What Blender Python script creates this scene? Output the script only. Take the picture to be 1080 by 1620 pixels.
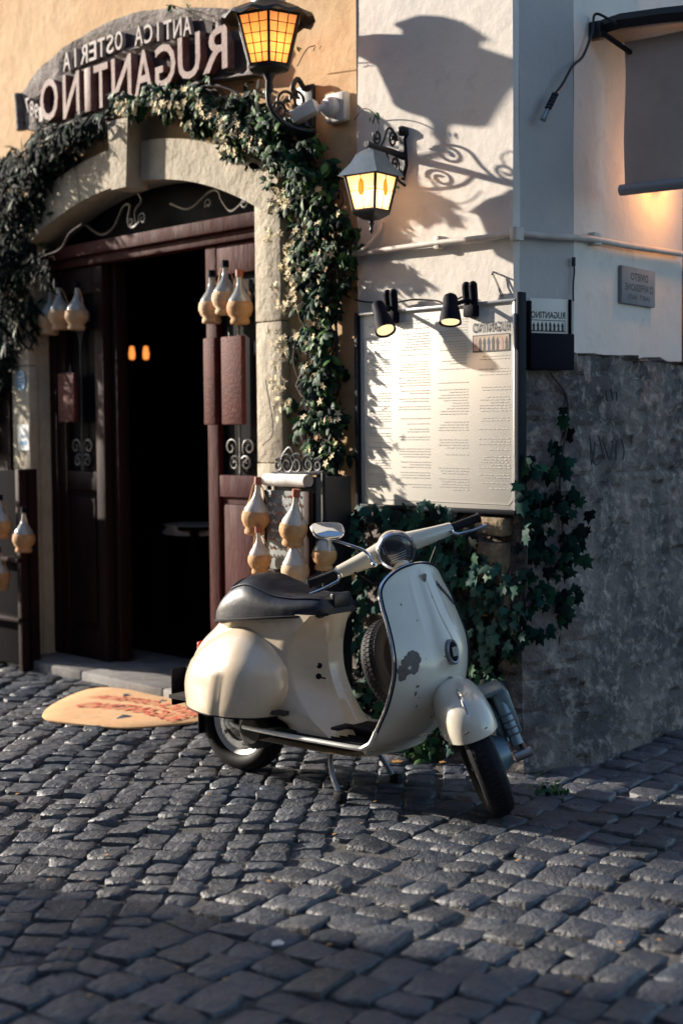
import bpy, bmesh, math, random
from math import radians as rad, sin, cos, pi, sqrt, atan2
from mathutils import Vector, Matrix, noise
V = Vector
random.seed(7)
for _o in list(bpy.data.objects): bpy.data.objects.remove(_o)
scene = bpy.context.scene
col = scene.collection

# ------------------------------------------------------------ camera, sky, sun, exposure
FPX, CAMH, PITCH, ROLL = 2250.0, 1.353, rad(3.307), rad(0.5)
_fw = V((0, cos(PITCH), -sin(PITCH))); _up = V((0, sin(PITCH), cos(PITCH))); _r = V((1, 0, 0))
CR = _r*cos(ROLL) - _up*sin(ROLL); CU = _up*cos(ROLL) + _r*sin(ROLL)
cam = bpy.data.cameras.new('camera'); camo = bpy.data.objects.new('camera', cam); col.objects.link(camo)
cam.sensor_fit = 'VERTICAL'; cam.sensor_height = 36; cam.sensor_width = 24
cam.lens = FPX/1620*36; cam.clip_start = .05; cam.clip_end = 400
camo.matrix_world = Matrix(((CR.x, CU.x, -_fw.x, 0), (CR.y, CU.y, -_fw.y, 0), (CR.z, CU.z, -_fw.z, CAMH), (0, 0, 0, 1)))
cam.dof.use_dof = True; cam.dof.focus_distance = 5.25; cam.dof.aperture_fstop = 1.9
scene.camera = camo
SUN_EL = rad(19); SD = V((-.886, .463, 0)).normalized()          # horizontal direction towards the sun
world = bpy.data.worlds.new('World'); scene.world = world; world.use_nodes = True
wn = world.node_tree; wn.nodes.clear()
sky = wn.nodes.new('ShaderNodeTexSky'); sky.sky_type = 'NISHITA'; sky.sun_disc = False
sky.sun_elevation = SUN_EL; sky.sun_rotation = atan2(SD.x, SD.y); sky.air_density = 1.0; sky.dust_density = .6; sky.ozone_density = 2.5
bg = wn.nodes.new('ShaderNodeBackground'); bg.inputs[1].default_value = .12
wo = wn.nodes.new('ShaderNodeOutputWorld'); wn.links.new(sky.outputs[0], bg.inputs[0]); wn.links.new(bg.outputs[0], wo.inputs[0])
sl = bpy.data.lights.new('sun', 'SUN'); sl.energy = 5.0; sl.angle = rad(1.1); sl.color = (1, .90, .77)
so = bpy.data.objects.new('sun', sl); col.objects.link(so)
sdir = V((SD.x*cos(SUN_EL), SD.y*cos(SUN_EL), sin(SUN_EL)))
so.rotation_euler = sdir.to_track_quat('Z', 'Y').to_euler()
vs = scene.view_settings; vs.view_transform = 'Standard'; vs.look = 'None'; vs.gamma = 1; vs.exposure = 1.2
vs.use_curve_mapping = False

# ------------------------------------------------------------ geometry of the place
def ray(px, py): return _fw + CR*((px-540)/FPX) - CU*((py-810)/FPX)
def hit(px, py, P0, n):
    C = V((0, 0, CAMH)); d = ray(px, py); return C + d*((V(P0)-C).dot(n)/d.dot(n))
def ground(px, py, z=0): return hit(px, py, (0, 0, z), V((0, 0, 1)))
class Frame:
    """vertical plane: x along the face to the right, y into the wall, z up"""
    def __init__(s, o, a): s.o = V(o); s.a = a; s.x = V((cos(a), sin(a), 0)); s.y = V((-sin(a), cos(a), 0))
    def at(s, px, py, d=0):
        q = hit(px, py, s.o - s.y*d, s.y); return ((q - s.o).dot(s.x), q.z)
    def pt(s, px, py, d=0):
        x, z = s.at(px, py, d); return V((x, -d, z))
    def w(s, x, y, z): return s.o + s.x*x + s.y*y + V((0, 0, z))
C1 = ground(822, 1212)
F = Frame(C1, rad(-47.1)); Mf = Frame(C1, rad(28)); C2 = Mf.w(.264, 0, 0); Rf = Frame(C2, rad(53.6))

# ------------------------------------------------------------ materials
MATS = {}
def mat(name, c, rough=.6, metal=0, c2=None, ns=6, c3=None, ns3=40, bump=0, bs=60, bump2=0, bs2=8, spec=.5, coat=0, trans=0, stretch=None, rv=0, lo=.35, hi=.65, lo3=.55, hi3=.75, em=None, es=0, var=0):
    m = bpy.data.materials.new(name); m.use_nodes = True; nt = m.node_tree; N = nt.nodes; L = nt.links
    b = N['Principled BSDF']; b.inputs['Roughness'].default_value = rough; b.inputs['Metallic'].default_value = metal
    b.inputs['Specular IOR Level'].default_value = spec; b.inputs['Coat Weight'].default_value = coat; b.inputs['Coat Roughness'].default_value = .06
    b.inputs['Transmission Weight'].default_value = trans
    b.inputs['Base Color'].default_value = (*c, 1)
    tc = N.new('ShaderNodeTexCoord'); mp = N.new('ShaderNodeMapping'); L.new(tc.outputs['Object'], mp.inputs[0])
    if stretch: mp.inputs['Scale'].default_value = stretch
    def nz(s, det=6, r=.6):
        n = N.new('ShaderNodeTexNoise'); n.inputs['Scale'].default_value = s; n.inputs['Detail'].default_value = det; n.inputs['Roughness'].default_value = r
        L.new(mp.outputs[0], n.inputs['Vector']); return n
    def ramp(src, lo, hi):
        r = N.new('ShaderNodeMapRange'); r.inputs[1].default_value = lo; r.inputs[2].default_value = hi; L.new(src, r.inputs[0]); return r
    out = None
    def mix(a, bcol, fac):
        x = N.new('ShaderNodeMix'); x.data_type = 'RGBA'
        if a is None: x.inputs[6].default_value = (*c, 1)
        else: L.new(a, x.inputs[6])
        x.inputs[7].default_value = (*bcol, 1); L.new(fac, x.inputs[0]); return x.outputs[2]
    if c2: out = mix(out, c2, ramp(nz(ns).outputs[0], lo, hi).outputs[0])
    if c3: out = mix(out, c3, ramp(nz(ns3, 8, .7).outputs[0], lo3, hi3).outputs[0])
    if var:
        oi = N.new('ShaderNodeObjectInfo'); hs = N.new('ShaderNodeHueSaturation'); r = N.new('ShaderNodeMapRange')
        r.inputs[3].default_value = 1-var; r.inputs[4].default_value = 1+var; L.new(oi.outputs['Random'], r.inputs[0]); L.new(r.outputs[0], hs.inputs['Value'])
        if out is None: hs.inputs['Color'].default_value = (*c, 1)
        else: L.new(out, hs.inputs['Color'])
        out = hs.outputs[0]
    if out is not None: L.new(out, b.inputs['Base Color'])
    if rv:
        r = ramp(nz(ns*2.3).outputs[0], .3, .7); r.inputs[3].default_value = max(.02, rough-rv); r.inputs[4].default_value = min(1, rough+rv); L.new(r.outputs[0], b.inputs['Roughness'])
    last = None
    for st, sc in ((bump, bs), (bump2, bs2)):
        if st:
            bn = N.new('ShaderNodeBump'); bn.inputs['Strength'].default_value = st; bn.inputs['Distance'].default_value = .4/sc
            L.new(nz(sc, 8).outputs[0], bn.inputs['Height'])
            if last: L.new(last.outputs[0], bn.inputs['Normal'])
            last = bn
    if last: L.new(last.outputs[0], b.inputs['Normal'])
    if em: b.inputs['Emission Color'].default_value = (*em, 1); b.inputs['Emission Strength'].default_value = es
    MATS[name] = m; return m
mat('ochre_stucco', (.50, .31, .15), .9, c2=(.57, .40, .23), ns=1.6, c3=(.38, .20, .08), ns3=5, lo3=.5, hi3=.8, bump=.12, bs=90, bump2=.2, bs2=7)
mat('white_stucco', (.60, .55, .49), .9, c2=(.66, .61, .55), ns=2.2, c3=(.47, .43, .38), ns3=7, lo3=.56, hi3=.8, bump=.12, bs=80, bump2=.16, bs2=7)
mat('white_stucco_shaded', (.40, .385, .365), .9, c2=(.46, .44, .42), ns=1.8, c3=(.36, .35, .34), ns3=9, lo3=.58, hi3=.8, bump=.12, bs=80, bump2=.16, bs2=7)  # white stucco again, darkened to stand for the unlit corner face
mat('rubble_stone', (.17, .145, .13), .95, spec=.15, c2=(.085, .078, .078), ns=3.2, c3=(.34, .29, .25), ns3=16, lo3=.5, hi3=.66, bump=1, bs=50, bump2=1.0, bs2=16, lo=.42, hi=.58)
mat('ochre_stone', (.30, .22, .13), .95, c2=(.12, .09, .06), ns=9, c3=(.38, .32, .24), ns3=30, bump=1, bs=50, bump2=.8, bs2=14)
mat('travertine', (.46, .40, .31), .85, c2=(.36, .31, .23), ns=5, c3=(.16, .13, .095), ns3=28, lo3=.6, hi3=.78, bump=.5, bs=90, bump2=.5, bs2=10)
mat('step_stone', (.20, .19, .18), .8, c2=(.11, .105, .105), ns=7, c3=(.30, .28, .25), ns3=30, bump=.6, bs=70)
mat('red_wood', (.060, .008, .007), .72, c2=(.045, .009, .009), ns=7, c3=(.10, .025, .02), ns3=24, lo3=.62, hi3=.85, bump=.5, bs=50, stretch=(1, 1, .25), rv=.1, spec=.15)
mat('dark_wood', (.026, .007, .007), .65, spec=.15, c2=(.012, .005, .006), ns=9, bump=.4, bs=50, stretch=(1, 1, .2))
mat('red_board', (.10, .016, .013), .7, spec=.2, c2=(.06, .012, .011), ns=10, c3=(.20, .08, .06), ns3=85, lo3=.54, hi3=.7, bump=.7, bs=80)
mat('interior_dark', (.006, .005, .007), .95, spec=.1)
mat('iron', (.012, .013, .017), .45, metal=.3, bump=.4, bs=120)
mat('light_iron', (.10, .095, .09), .45, metal=.5, bump=.3, bs=120)
mat('carved_wood', (.20, .17, .155), .85, c2=(.09, .07, .06), ns=12, c3=(.36, .32, .30), ns3=50, lo3=.5, hi3=.72, bump=1, bs=60, bump2=.8, bs2=18, stretch=(.5, 1, 1))
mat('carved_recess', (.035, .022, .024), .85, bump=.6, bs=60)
mat('letter_red', (.13, .042, .034), .7, c2=(.22, .14, .12), ns=14, c3=(.10, .03, .03), ns3=30, bump=.4, bs=60)
mat('letter_pale', (.36, .32, .30), .7, c2=(.2, .15, .14), ns=20)
mat('cobble', (.014, .024, .041), .48, c2=(.078, .076, .078), ns=2.2, c3=(.009, .014, .025), ns3=19, lo3=.5, hi3=.75, bump=.6, bs=85, bump2=.9, bs2=22, rv=.1, var=.32, spec=.65)
mat('dirt', (.040, .038, .040), .95, c2=(.085, .075, .066), ns=20, c3=(.016, .018, .024), ns3=60, bump=1, bs=120, bump2=.6, bs2=30)
mat('cream_paint', (.66, .55, .42), .25, c2=(.58, .47, .34), ns=3, c3=(.44, .33, .22), ns3=26, lo3=.62, hi3=.85, coat=.55, rv=.05, bump=.05, bs=18)
mat('cream_paint_shaded', (.56, .52, .43), .26, c2=(.55, .49, .39), ns=3, c3=(.44, .41, .34), ns3=16, lo3=.62, hi3=.8, coat=.5, bump=.05, bs=18)  # same cream paint, cooled to stand for shade on the front parts
mat('bare_metal', (.07, .06, .055), .6, c2=(.14, .11, .09), ns=30)
mat('seat_vinyl', (.004, .007, .015), .40, c2=(.007, .011, .021), ns=5, bump=.12, bs=160, bump2=.08, bs2=7, spec=.5)
mat('black_rubber', (.004, .004, .007), .65, spec=.2, c2=(.007, .007, .010), ns=20, bump=.3, bs=120)
mat('chrome', (.62, .62, .64), .16, metal=1, rv=.06, c2=(.5, .5, .52), ns=12)
mat('steel', (.30, .31, .33), .38, metal=.9, c2=(.18, .17, .17), ns=15, bump=.2, bs=60)
mat('blue_steel', (.10, .15, .18), .4, metal=.5, c2=(.15, .20, .23), ns=12)
mat('engine_dark', (.018, .017, .018), .6, metal=.4, c2=(.05, .045, .04), ns=20)
mat('mirror', (.8, .82, .85), .03, metal=1)
mat('lens', (.022, .025, .03), .2, coat=.6)
mat('lens_rib', (.34, .36, .38), .25, metal=.3)
mat('red_lens', (.45, .03, .015), .2, coat=.6)
mat('flask_glass', (.20, .21, .19), .08, c2=(.42, .40, .37), ns=16, spec=.8, coat=.6)
mat('flask_pale', (.56, .50, .44), .35, c2=(.40, .34, .28), ns=18, coat=.3)
mat('cork', (.28, .07, .035), .6)
mat('straw', (.50, .28, .12), .8, c2=(.40, .20, .08), ns=12, c3=(.62, .42, .22), ns3=60, bump=.8, bs=70, stretch=(1, 1, .15))
mat('straw_pale', (.58, .41, .26), .8, c2=(.50, .31, .17), ns=12, bump=.6, bs=70, stretch=(1, 1, .2))
mat('leaf', (.020, .075, .030), .6, c2=(.014, .050, .028), ns=9, var=.3, spec=.15)
mat('leaf_bright', (.085, .17, .040), .55, c2=(.045, .11, .03), ns=9, var=.3, spec=.2)
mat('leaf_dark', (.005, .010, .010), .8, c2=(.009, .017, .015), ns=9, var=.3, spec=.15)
mat('ivy', (.014, .062, .046), .65, c2=(.008, .036, .032), ns=12, var=.45, spec=.18)
mat('flower', (.50, .40, .20), .8, c2=(.60, .50, .34), ns=30, var=.2)
mat('bark', (.06, .045, .04), .9, bump=.8, bs=60)
mat('dry_leaf', (.30, .15, .04), .7)
mat('paper', (.64, .60, .53), .55)
mat('print', (.44, .42, .39), .7)
mat('ink', (.018, .016, .02), .6)
mat('picture_tan', (.42, .33, .22), .6, c2=(.3, .2, .14), ns=30)
mat('pink_print', (.42, .22, .22), .7)
mat('blue_print', (.05, .06, .14), .7)
mat('board_frame', (.008, .010, .016), .6, spec=.12)
mat('alu_edge', (.55, .56, .58), .35, metal=.6)
mat('black_plastic', (.005, .005, .011), .65, spec=.08)
mat('reflector', (.6, .5, .3), .4, em=(1, .75, .4), es=.5)
mat('white_plastic', (.62, .60, .57), .45, c2=(.50, .47, .44), ns=10)
mat('conduit', (.55, .50, .45), .6, c2=(.42, .37, .32), ns=14)
mat('plaque_stone', (.20, .21, .23), .7, c2=(.15, .16, .17), ns=10)
mat('blue_sticker', (.03, .22, .42), .4); mat('white_sticker', (.62, .64, .66), .45)
mat('awning_cloth', (.50, .39, .32), .9, c2=(.42, .32, .27), ns=4, bump=.5, bs=200)
mat('awning_metal', (.30, .29, .30), .5, metal=.3)
mat('mat_jute', (.62, .34, .15), .95, c2=(.66, .40, .20), ns=8, c3=(.34, .20, .11), ns3=14, lo3=.56, hi3=.78, bump=1, bs=160)
mat('mat_red', (.52, .08, .04), .95)
mat('white_cloth', (.72, .68, .64), .8, bump=.3, bs=20)
mat('chalkboard', (.10, .11, .11), .7, c2=(.30, .31, .30), ns=7, c3=(.45, .45, .43), ns3=35, lo3=.55, hi3=.75)
mat('chalk', (.62, .60, .56), .9); mat('chalk_red', (.45, .14, .10), .9)
mat('roof_lead', (.15, .19, .22), .4, metal=.35, c2=(.10, .13, .15), ns=10)
mat('amber_glass', (.75, .30, .05), .35, em=(1, .40, .07), es=.9)
mat('milk_glass', (.80, .66, .46), .35, em=(1, .72, .40), es=.75)
mat('amber_drop', (.7, .16, .01), .3, em=(1, .28, .02), es=.55)
def glassy(name, c, es):
    m = MATS[name]; nt = m.node_tree; N = nt.nodes; L = nt.links; N.clear()
    o = N.new('ShaderNodeOutputMaterial'); t = N.new('ShaderNodeBsdfTranslucent'); g = N.new('ShaderNodeBsdfGlossy'); e = N.new('ShaderNodeEmission'); d = N.new('ShaderNodeBsdfDiffuse')
    tc = N.new('ShaderNodeTexCoord'); n = N.new('ShaderNodeTexNoise'); n.inputs['Scale'].default_value = 30; L.new(tc.outputs['Object'], n.inputs['Vector'])
    x = N.new('ShaderNodeMix'); x.data_type = 'RGBA'; x.inputs[6].default_value = (*c, 1); x.inputs[7].default_value = (c[0]*.9, c[1]*.7, c[2]*.6, 1); L.new(n.outputs[0], x.inputs[0])
    for b in (t, d): L.new(x.outputs[2], b.inputs[0])
    e.inputs[0].default_value = (*c, 1); e.inputs[1].default_value = es; g.inputs['Roughness'].default_value = .12; g.inputs[0].default_value = (1, 1, 1, 1)
    a = N.new('ShaderNodeMixShader'); a.inputs[0].default_value = .25; L.new(t.outputs[0], a.inputs[1]); L.new(d.outputs[0], a.inputs[2])
    b = N.new('ShaderNodeMixShader'); b.inputs[0].default_value = .05; L.new(a.outputs[0], b.inputs[1]); L.new(g.outputs[0], b.inputs[2])
    k = N.new('ShaderNodeAddShader'); L.new(b.outputs[0], k.inputs[0]); L.new(e.outputs[0], k.inputs[1]); L.new(k.outputs[0], o.inputs[0])
glassy('amber_glass', (.80, .40, .14), .10); glassy('milk_glass', (.88, .70, .45), .12)
mat('bulb', (1, .9, .7), .3, em=(1, .80, .45), es=14)
mat('dim_bulb', (1, .5, .2), .3, em=(1, .30, .06), es=.6)
mat('far_wall', (.20, .20, .20), .9, c2=(.16, .16, .165), ns=.7)
mat('shutter_green', (.05, .08, .07), .6)
mat('window_glass', (.006, .007, .010), .5, spec=.03)
mat('alu_rail', (.70, .69, .67), .32, metal=.75)
mat('graffiti', (.035, .035, .045), .8); mat('graffiti_pale', (.30, .31, .33), .8)

# ------------------------------------------------------------ mesh helpers
def tagp(o, label=None, cat=None, group=None, kind=None):
    if label: o['label'] = label
    if cat: o['category'] = cat
    if group: o['group'] = group
    if kind: o['kind'] = kind
    return o
class G:
    def __init__(s): s.v = []; s.f = []; s.m = []; s.mi = 0
    def add(s, vs, fs, M=None):
        b = len(s.v); s.v += [(M @ V(p)) if M else V(p) for p in vs]; s.f += [tuple(i+b for i in f) for f in fs]; s.m += [s.mi]*len(fs); return s
    def xf(s, M): s.v = [M @ V(p) for p in s.v]; return s
    def grid(s, rows, closed=False, cap=False, M=None):
        n = len(rows[0]); vs = [p for r in rows for p in r]; fs = []
        for i in range(len(rows)-1):
            for j in range(n if closed else n-1):
                k = (j+1) % n; fs.append((i*n+j, i*n+k, (i+1)*n+k, (i+1)*n+j))
        if cap: fs.append(tuple(range(n-1, -1, -1))); fs.append(tuple((len(rows)-1)*n+j for j in range(n)))
        return s.add(vs, fs, M)
    def box(s, x0, x1, y0, y1, z0, z1, bev=0, M=None):
        if bev <= 0:
            vs = [(x, y, z) for x in (x0, x1) for y in (y0, y1) for z in (z0, z1)]
            return s.add(vs, [(0, 1, 3, 2), (4, 6, 7, 5), (0, 4, 5, 1), (2, 3, 7, 6), (0, 2, 6, 4), (1, 5, 7, 3)], M)
        bm = bmesh.new(); bmesh.ops.create_cube(bm, size=1)
        for q in bm.verts: q.co = V(((x0+x1)/2 + q.co.x*(x1-x0), (y0+y1)/2 + q.co.y*(y1-y0), (z0+z1)/2 + q.co.z*(z1-z0)))
        bmesh.ops.bevel(bm, geom=bm.edges[:], offset=bev, segments=2, affect='EDGES', profile=.5)
        bm.verts.index_update(); s.add([q.co.copy() for q in bm.verts], [[q.index for q in f.verts] for f in bm.faces], M); bm.free(); return s
    def tube(s, pts, r, n=8, M=None, cap=True, flat=1.0):
        pts = [V(p) for p in pts]; rs = r if isinstance(r, (list, tuple)) else [r]*len(pts); rows = []; nrm = None
        for i, p in enumerate(pts):
            t = (pts[min(i+1, len(pts)-1)] - pts[max(i-1, 0)])
            if t.length < 1e-9: t = V((0, 0, 1))
            t.normalize()
            if nrm is None: nrm = t.orthogonal().normalized()
            nrm = (nrm - t*nrm.dot(t))
            nrm = nrm.normalized() if nrm.length > 1e-6 else t.orthogonal().normalized()
            b = t.cross(nrm)
            rows.append([p + (nrm*cos(2*pi*k/n) + b*sin(2*pi*k/n)*flat)*rs[i] for k in range(n)])
        return s.grid(rows, True, cap, M)
    def lathe(s, prof, n=20, M=None, cap=False):   # prof: (r, z)
        return s.grid([[(r*cos(2*pi*k/n), r*sin(2*pi*k/n), z) for k in range(n)] for r, z in prof], True, cap, M)
    def prism(s, poly, y0, y1, M=None):            # poly in xz
        n = len(poly); vs = [(x, y0, z) for x, z in poly] + [(x, y1, z) for x, z in poly]
        return s.add(vs, [tuple(range(n)), tuple(range(2*n-1, n-1, -1))] + [(i, i+n, (i+1) % n+n, (i+1) % n) for i in range(n)], M)
    def ball(s, c, r, n=10, sc=(1, 1, 1), M=None):
        c = V(c); rows = []
        for i in range(n//2+1):
            a = pi*i/(n//2); rr = max(sin(a), 1e-3)
            rows.append([(c.x+r*sc[0]*rr*cos(2*pi*k/n), c.y+r*sc[1]*rr*sin(2*pi*k/n), c.z-r*sc[2]*cos(a)) for k in range(n)])
        return s.grid(rows, True, False, M)
    def mesh(s, name, mats, smooth=True, ang=38):
        me = bpy.data.meshes.new(name); me.from_pydata([tuple(p) for p in s.v], [], s.f)
        mats = mats if isinstance(mats, (list, tuple)) else [mats]
        for m in mats: me.materials.append(MATS[m])
        if len(mats) > 1: me.polygons.foreach_set('material_index', s.m)
        bm = bmesh.new(); bm.from_mesh(me); bmesh.ops.recalc_face_normals(bm, faces=bm.faces[:]); bm.to_mesh(me); bm.free()
        if smooth:
            me.shade_smooth(); me.set_sharp_from_angle(angle=rad(ang))
        me.update(); return me
    def build(s, name, mats, parent=None, smooth=True, ang=38, label=None, kind=None):
        o = bpy.data.objects.new(name, s.mesh(name, mats, smooth, ang)); col.objects.link(o)
        if parent: o.parent = parent
        if label: o['label'] = label
        if kind: o['kind'] = kind
        return o
def empty(name, loc=(0, 0, 0), rz=0, label=None, cat=None, group=None):
    o = bpy.data.objects.new(name, None); col.objects.link(o); o.location = loc; o.rotation_euler = (0, 0, rz); o.empty_display_size = .1
    return tagp(o, label, cat, group)
def on(fr, name, x, z, label, cat, group=None, y=0):
    return empty(name, fr.w(x, y, z), fr.a, label, cat, group)
def lin(xs, ys, x):
    if x <= xs[0]: return ys[0]
    for i in range(1, len(xs)):
        if x <= xs[i]:
            t = (x-xs[i-1])/(xs[i]-xs[i-1]); return ys[i-1]*(1-t)+ys[i]*t
    return ys[-1]
def crom(pts, n=8):
    P = [V(p) for p in pts]; P = [P[0]*2-P[1]] + P + [P[-1]*2-P[-2]]; out = []
    for i in range(1, len(P)-2):
        for k in range(n):
            t = k/n; a, b, c, d = P[i-1:i+3]
            out.append(.5*((2*b) + (c-a)*t + (2*a-5*b+4*c-d)*t*t + (3*b-a-3*c+d)*t**3))
    out.append(P[-2]); return out
def spl(xs, ys):
    c = crom([(x, y, 0) for x, y in zip(xs, ys)], 10); X = [p.x for p in c]; Y = [p.y for p in c]
    return lambda x: lin(X, Y, x)
def spiral(c, r0, r1, a0, turns, n=26, plane='xz', sx=1, y=0):
    out = []
    for i in range(n+1):
        t = i/n; a = a0+turns*2*pi*t; r = r0+(r1-r0)*t
        out.append((c[0]+sx*r*cos(a), y, c[1]+r*sin(a)))
    return out
def grab_text(body, size=1.0, extrude=0.0, mirror=True, res=3, shear=0, offset=0):
    cu = bpy.data.curves.new('t', 'FONT'); cu.body = body; cu.size = size; cu.extrude = extrude; cu.resolution_u = res; cu.shear = shear; cu.offset = offset
    cu.align_x = 'CENTER'; cu.align_y = 'CENTER'
    o = bpy.data.objects.new('t', cu); col.objects.link(o); dg = bpy.context.evaluated_depsgraph_get(); dg.update()
    me = o.evaluated_get(dg).to_mesh(); s = -1 if mirror else 1
    vs = [(s*p.co.x, -p.co.z, p.co.y) for p in me.vertices]; fs = [tuple(p.vertices) for p in me.polygons]
    o.evaluated_get(dg).to_mesh_clear(); bpy.data.objects.remove(o); bpy.data.curves.remove(cu)
    return vs, fs      # lies in the xz plane, facing -y
def fit_text(g, body, x0, x1, z0, z1, y, ext=0, tilt=0, mirror=True, offset=0, **k):
    vs, fs = grab_text(body, 1, ext, mirror, offset=offset, **k)
    ax = min(p[0] for p in vs); bx = max(p[0] for p in vs); az = min(p[2] for p in vs); bz = max(p[2] for p in vs)
    out = []
    for p in vs:
        u = (p[0]-ax)/(bx-ax); w = (p[2]-az)/(bz-az)
        out.append((x0+(x1-x0)*u, y+p[1], z0+(z1-z0)*w+tilt*(u-.5)))
    g.add(out, fs)
def nz3(p, s=1, seed=0): return noise.noise(V(p)*s + V((seed, seed*1.7, 0)))

# ------------------------------------------------------------ street
def plane_mesh(name, m, x0, x1, y0, y1, z):
    g = G(); g.add([(x0, y0, z), (x1, y0, z), (x1, y1, z), (x0, y1, z)], [(0, 1, 2, 3)]); return g.build(name, m, smooth=False)
gs = G(); gs.grid([[(x, y, -.012+.006*nz3((x, y, 0), 3)) for x in [-60, -20, -6]+[-5+i*.25 for i in range(41)]+[7, 20, 60]] for y in [-60, -20, -4]+[0+i*.25 for i in range(41)]+[12, 25, 70]])
street = gs.build('street', 'dirt'); street['kind'] = 'structure'
seam0 = ground(372, 1408); dB = V((.56, .83, 0)).normalized(); nB = V((dB.y, -dB.x, 0))
stones = []
def facade_side(p):    # metres in front of the facade and corner planes
    q = V(p); a = -(q-F.o).dot(F.y); b = -(q-Mf.o).dot(Mf.y); c = -(q-Rf.o).dot(Rf.y)
    return a, b, c
def course(ang, sw, sl, side, seed):
    rs = random.Random(seed); ax = V((cos(ang), sin(ang), 0)); ay = V((-sin(ang), cos(ang), 0)); u = -9.0
    while u < 9:
        w = sw*rs.uniform(.88, 1.14); v = -3+rs.uniform(0, .2)
        wob = rs.uniform(0, 9)
        while v < 13:
            l = sl*rs.uniform(.74, 1.28)
            c = ax*(u+w/2+.025*nz3((v, wob, 0), 1.3)) + ay*(v+l/2)
            sd = (c-seam0).dot(nB)*side
            if sd > .0 and -4 < c.x < 4.5 and 1.7 < c.y < 10:
                a, b, c3 = facade_side(c)
                if (a > .0 or b > .0 or c3 > .0): stones.append((c, w, l, ang))
            v += l
        u += w
course(atan2(-.0867, .996)*-1*-1, .110, .096, -1, 3)   # courses running away from the camera on the left
course(rad(-34), .118, .128, 1, 5)                      # courses set diagonally on the right
def stone_geo(g, w, l, ang, c, rs, flatz=0):
    n = 12; gap = .0015+rs.uniform(0, .003); hw = w/2-gap; hl = l/2-gap; q = [(rs.uniform(-.011, .011), rs.uniform(-.011, .011)) for _ in range(4)]
    e = rs.uniform(6.0, 12); out = []
    for k in range(n):
        a = 2*pi*(k+.5)/n; ca, sa = cos(a), sin(a); r = (abs(ca)**e+abs(sa)**e)**(-1/e); x = ca*r; y = sa*r
        i = (0 if x > 0 else 1) + (0 if y > 0 else 2)
        out.append((x*hw+q[i][0]*abs(x*y)+rs.uniform(-.004, .004), y*hl+q[i][1]*abs(x*y)+rs.uniform(-.004, .004)))
    tx, ty = rs.gauss(0, .05), rs.gauss(0, .05); h0 = rs.gauss(0, .0042); dome = rs.uniform(-.001, .006)
    rows = []
    for sc, z in ((1.0, -.045), (1.0, -.009), (.955, -.0015), (.78, dome*.6), (.38, dome)):
        rows.append([(x*sc, y*sc, z+h0+(x*tx+y*ty)*sc+(rs.uniform(-.0024, .0024) if z > -.008 else 0)) for x, y in out])
    M = Matrix.Translation(c) @ Matrix.Rotation(ang, 4, 'Z')
    b = len(g.v); g.grid(rows, True, False, M); g.add([(0, 0, dome*1.05+h0)], [], M)
    top = b+4*n; ci = len(g.v)-1
    for k in range(n): g.f.append((top+k, top+(k+1) % n, ci)); g.m.append(0)
CAMP = V((0, 0, CAMH))
def to_px(P):
    v = V(P)-CAMP; d = v.dot(_fw); return 540+FPX*v.dot(CR)/d, 810-FPX*v.dot(CU)/d, d
def vis(s):
    x, y, d = to_px(s[0]); return 0 < x < 1080 and y < 1640 and d > 0
seen = sorted([s for s in stones if vis(s)], key=lambda s: to_px(s[0])[2])[:300]
keep = set(id(s) for s in seen); rs = random.Random(11); gg = G()
for s in stones:
    if id(s) in keep:
        g = G(); stone_geo(g, s[1], s[2], 0, V((0, 0, 0)), rs)
        o = g.build('cobblestone', 'cobble', street, ang=50); o.location = s[0]; o.rotation_euler = (0, 0, s[3])
    else: stone_geo(gg, s[1], s[2], s[3], s[0], rs)
gg.build('cobblestones_beyond', 'cobble', street, ang=50, kind='stuff')
print('stones', len(stones))

# ------------------------------------------------------------ restaurant building
bld = empty('restaurant_building', C1, F.a, 'ochre and white plastered corner building with the arched restaurant doorway', 'building')
ocx, hwid, spz = -2.59, 1.03, 2.42; ARC_Z = .278; Rin = 2.377
WX0, WH = -9.0, 7.5; PX = -.883
def arc_z(x, R): return ARC_Z+sqrt(max(R*R-(x-ocx)**2, 0))
def patch(g, x0, x1, z0, z1, y=0, step=.12, amp=.006, seed=0):
    nx = max(2, int((x1-x0)/step)); nzz = max(2, int((z1-z0)/step))
    g.grid([[(x0+(x1-x0)*i/nx, y+amp*nz3((x0+(x1-x0)*i/nx, 0, z0+(z1-z0)*j/nzz), 2.1, seed), z0+(z1-z0)*j/nzz) for i in range(nx+1)] for j in range(nzz+1)])
g = G()
OX0, OX1 = ocx-hwid, ocx+hwid
# ochre wall round the opening
N = 40
xs = [OX0+(OX1-OX0)*i/N for i in range(N+1)]
patch(g, WX0, OX0, -.1, WH, 0, .25); patch(g, OX1, PX, -.1, WH, 0, .12)
g.grid([[(x, .0, arc_z(x, Rin)+(WH-arc_z(x, Rin))*t) for x in xs] for t in (0, .02, .1, .3, 1)])
# reveal of the opening
out = [(OX0, -.1)]+[(x, arc_z(x, Rin)) for x in xs]+[(OX1, -.1)]
g.build('wall', 'ochre_stucco', bld, label='ochre plastered wall')
g = G(); g.grid([[(x, 0, z) for x, z in out], [(x, .45, z) for x, z in out]]); g.build('reveal', 'travertine', bld)
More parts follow.
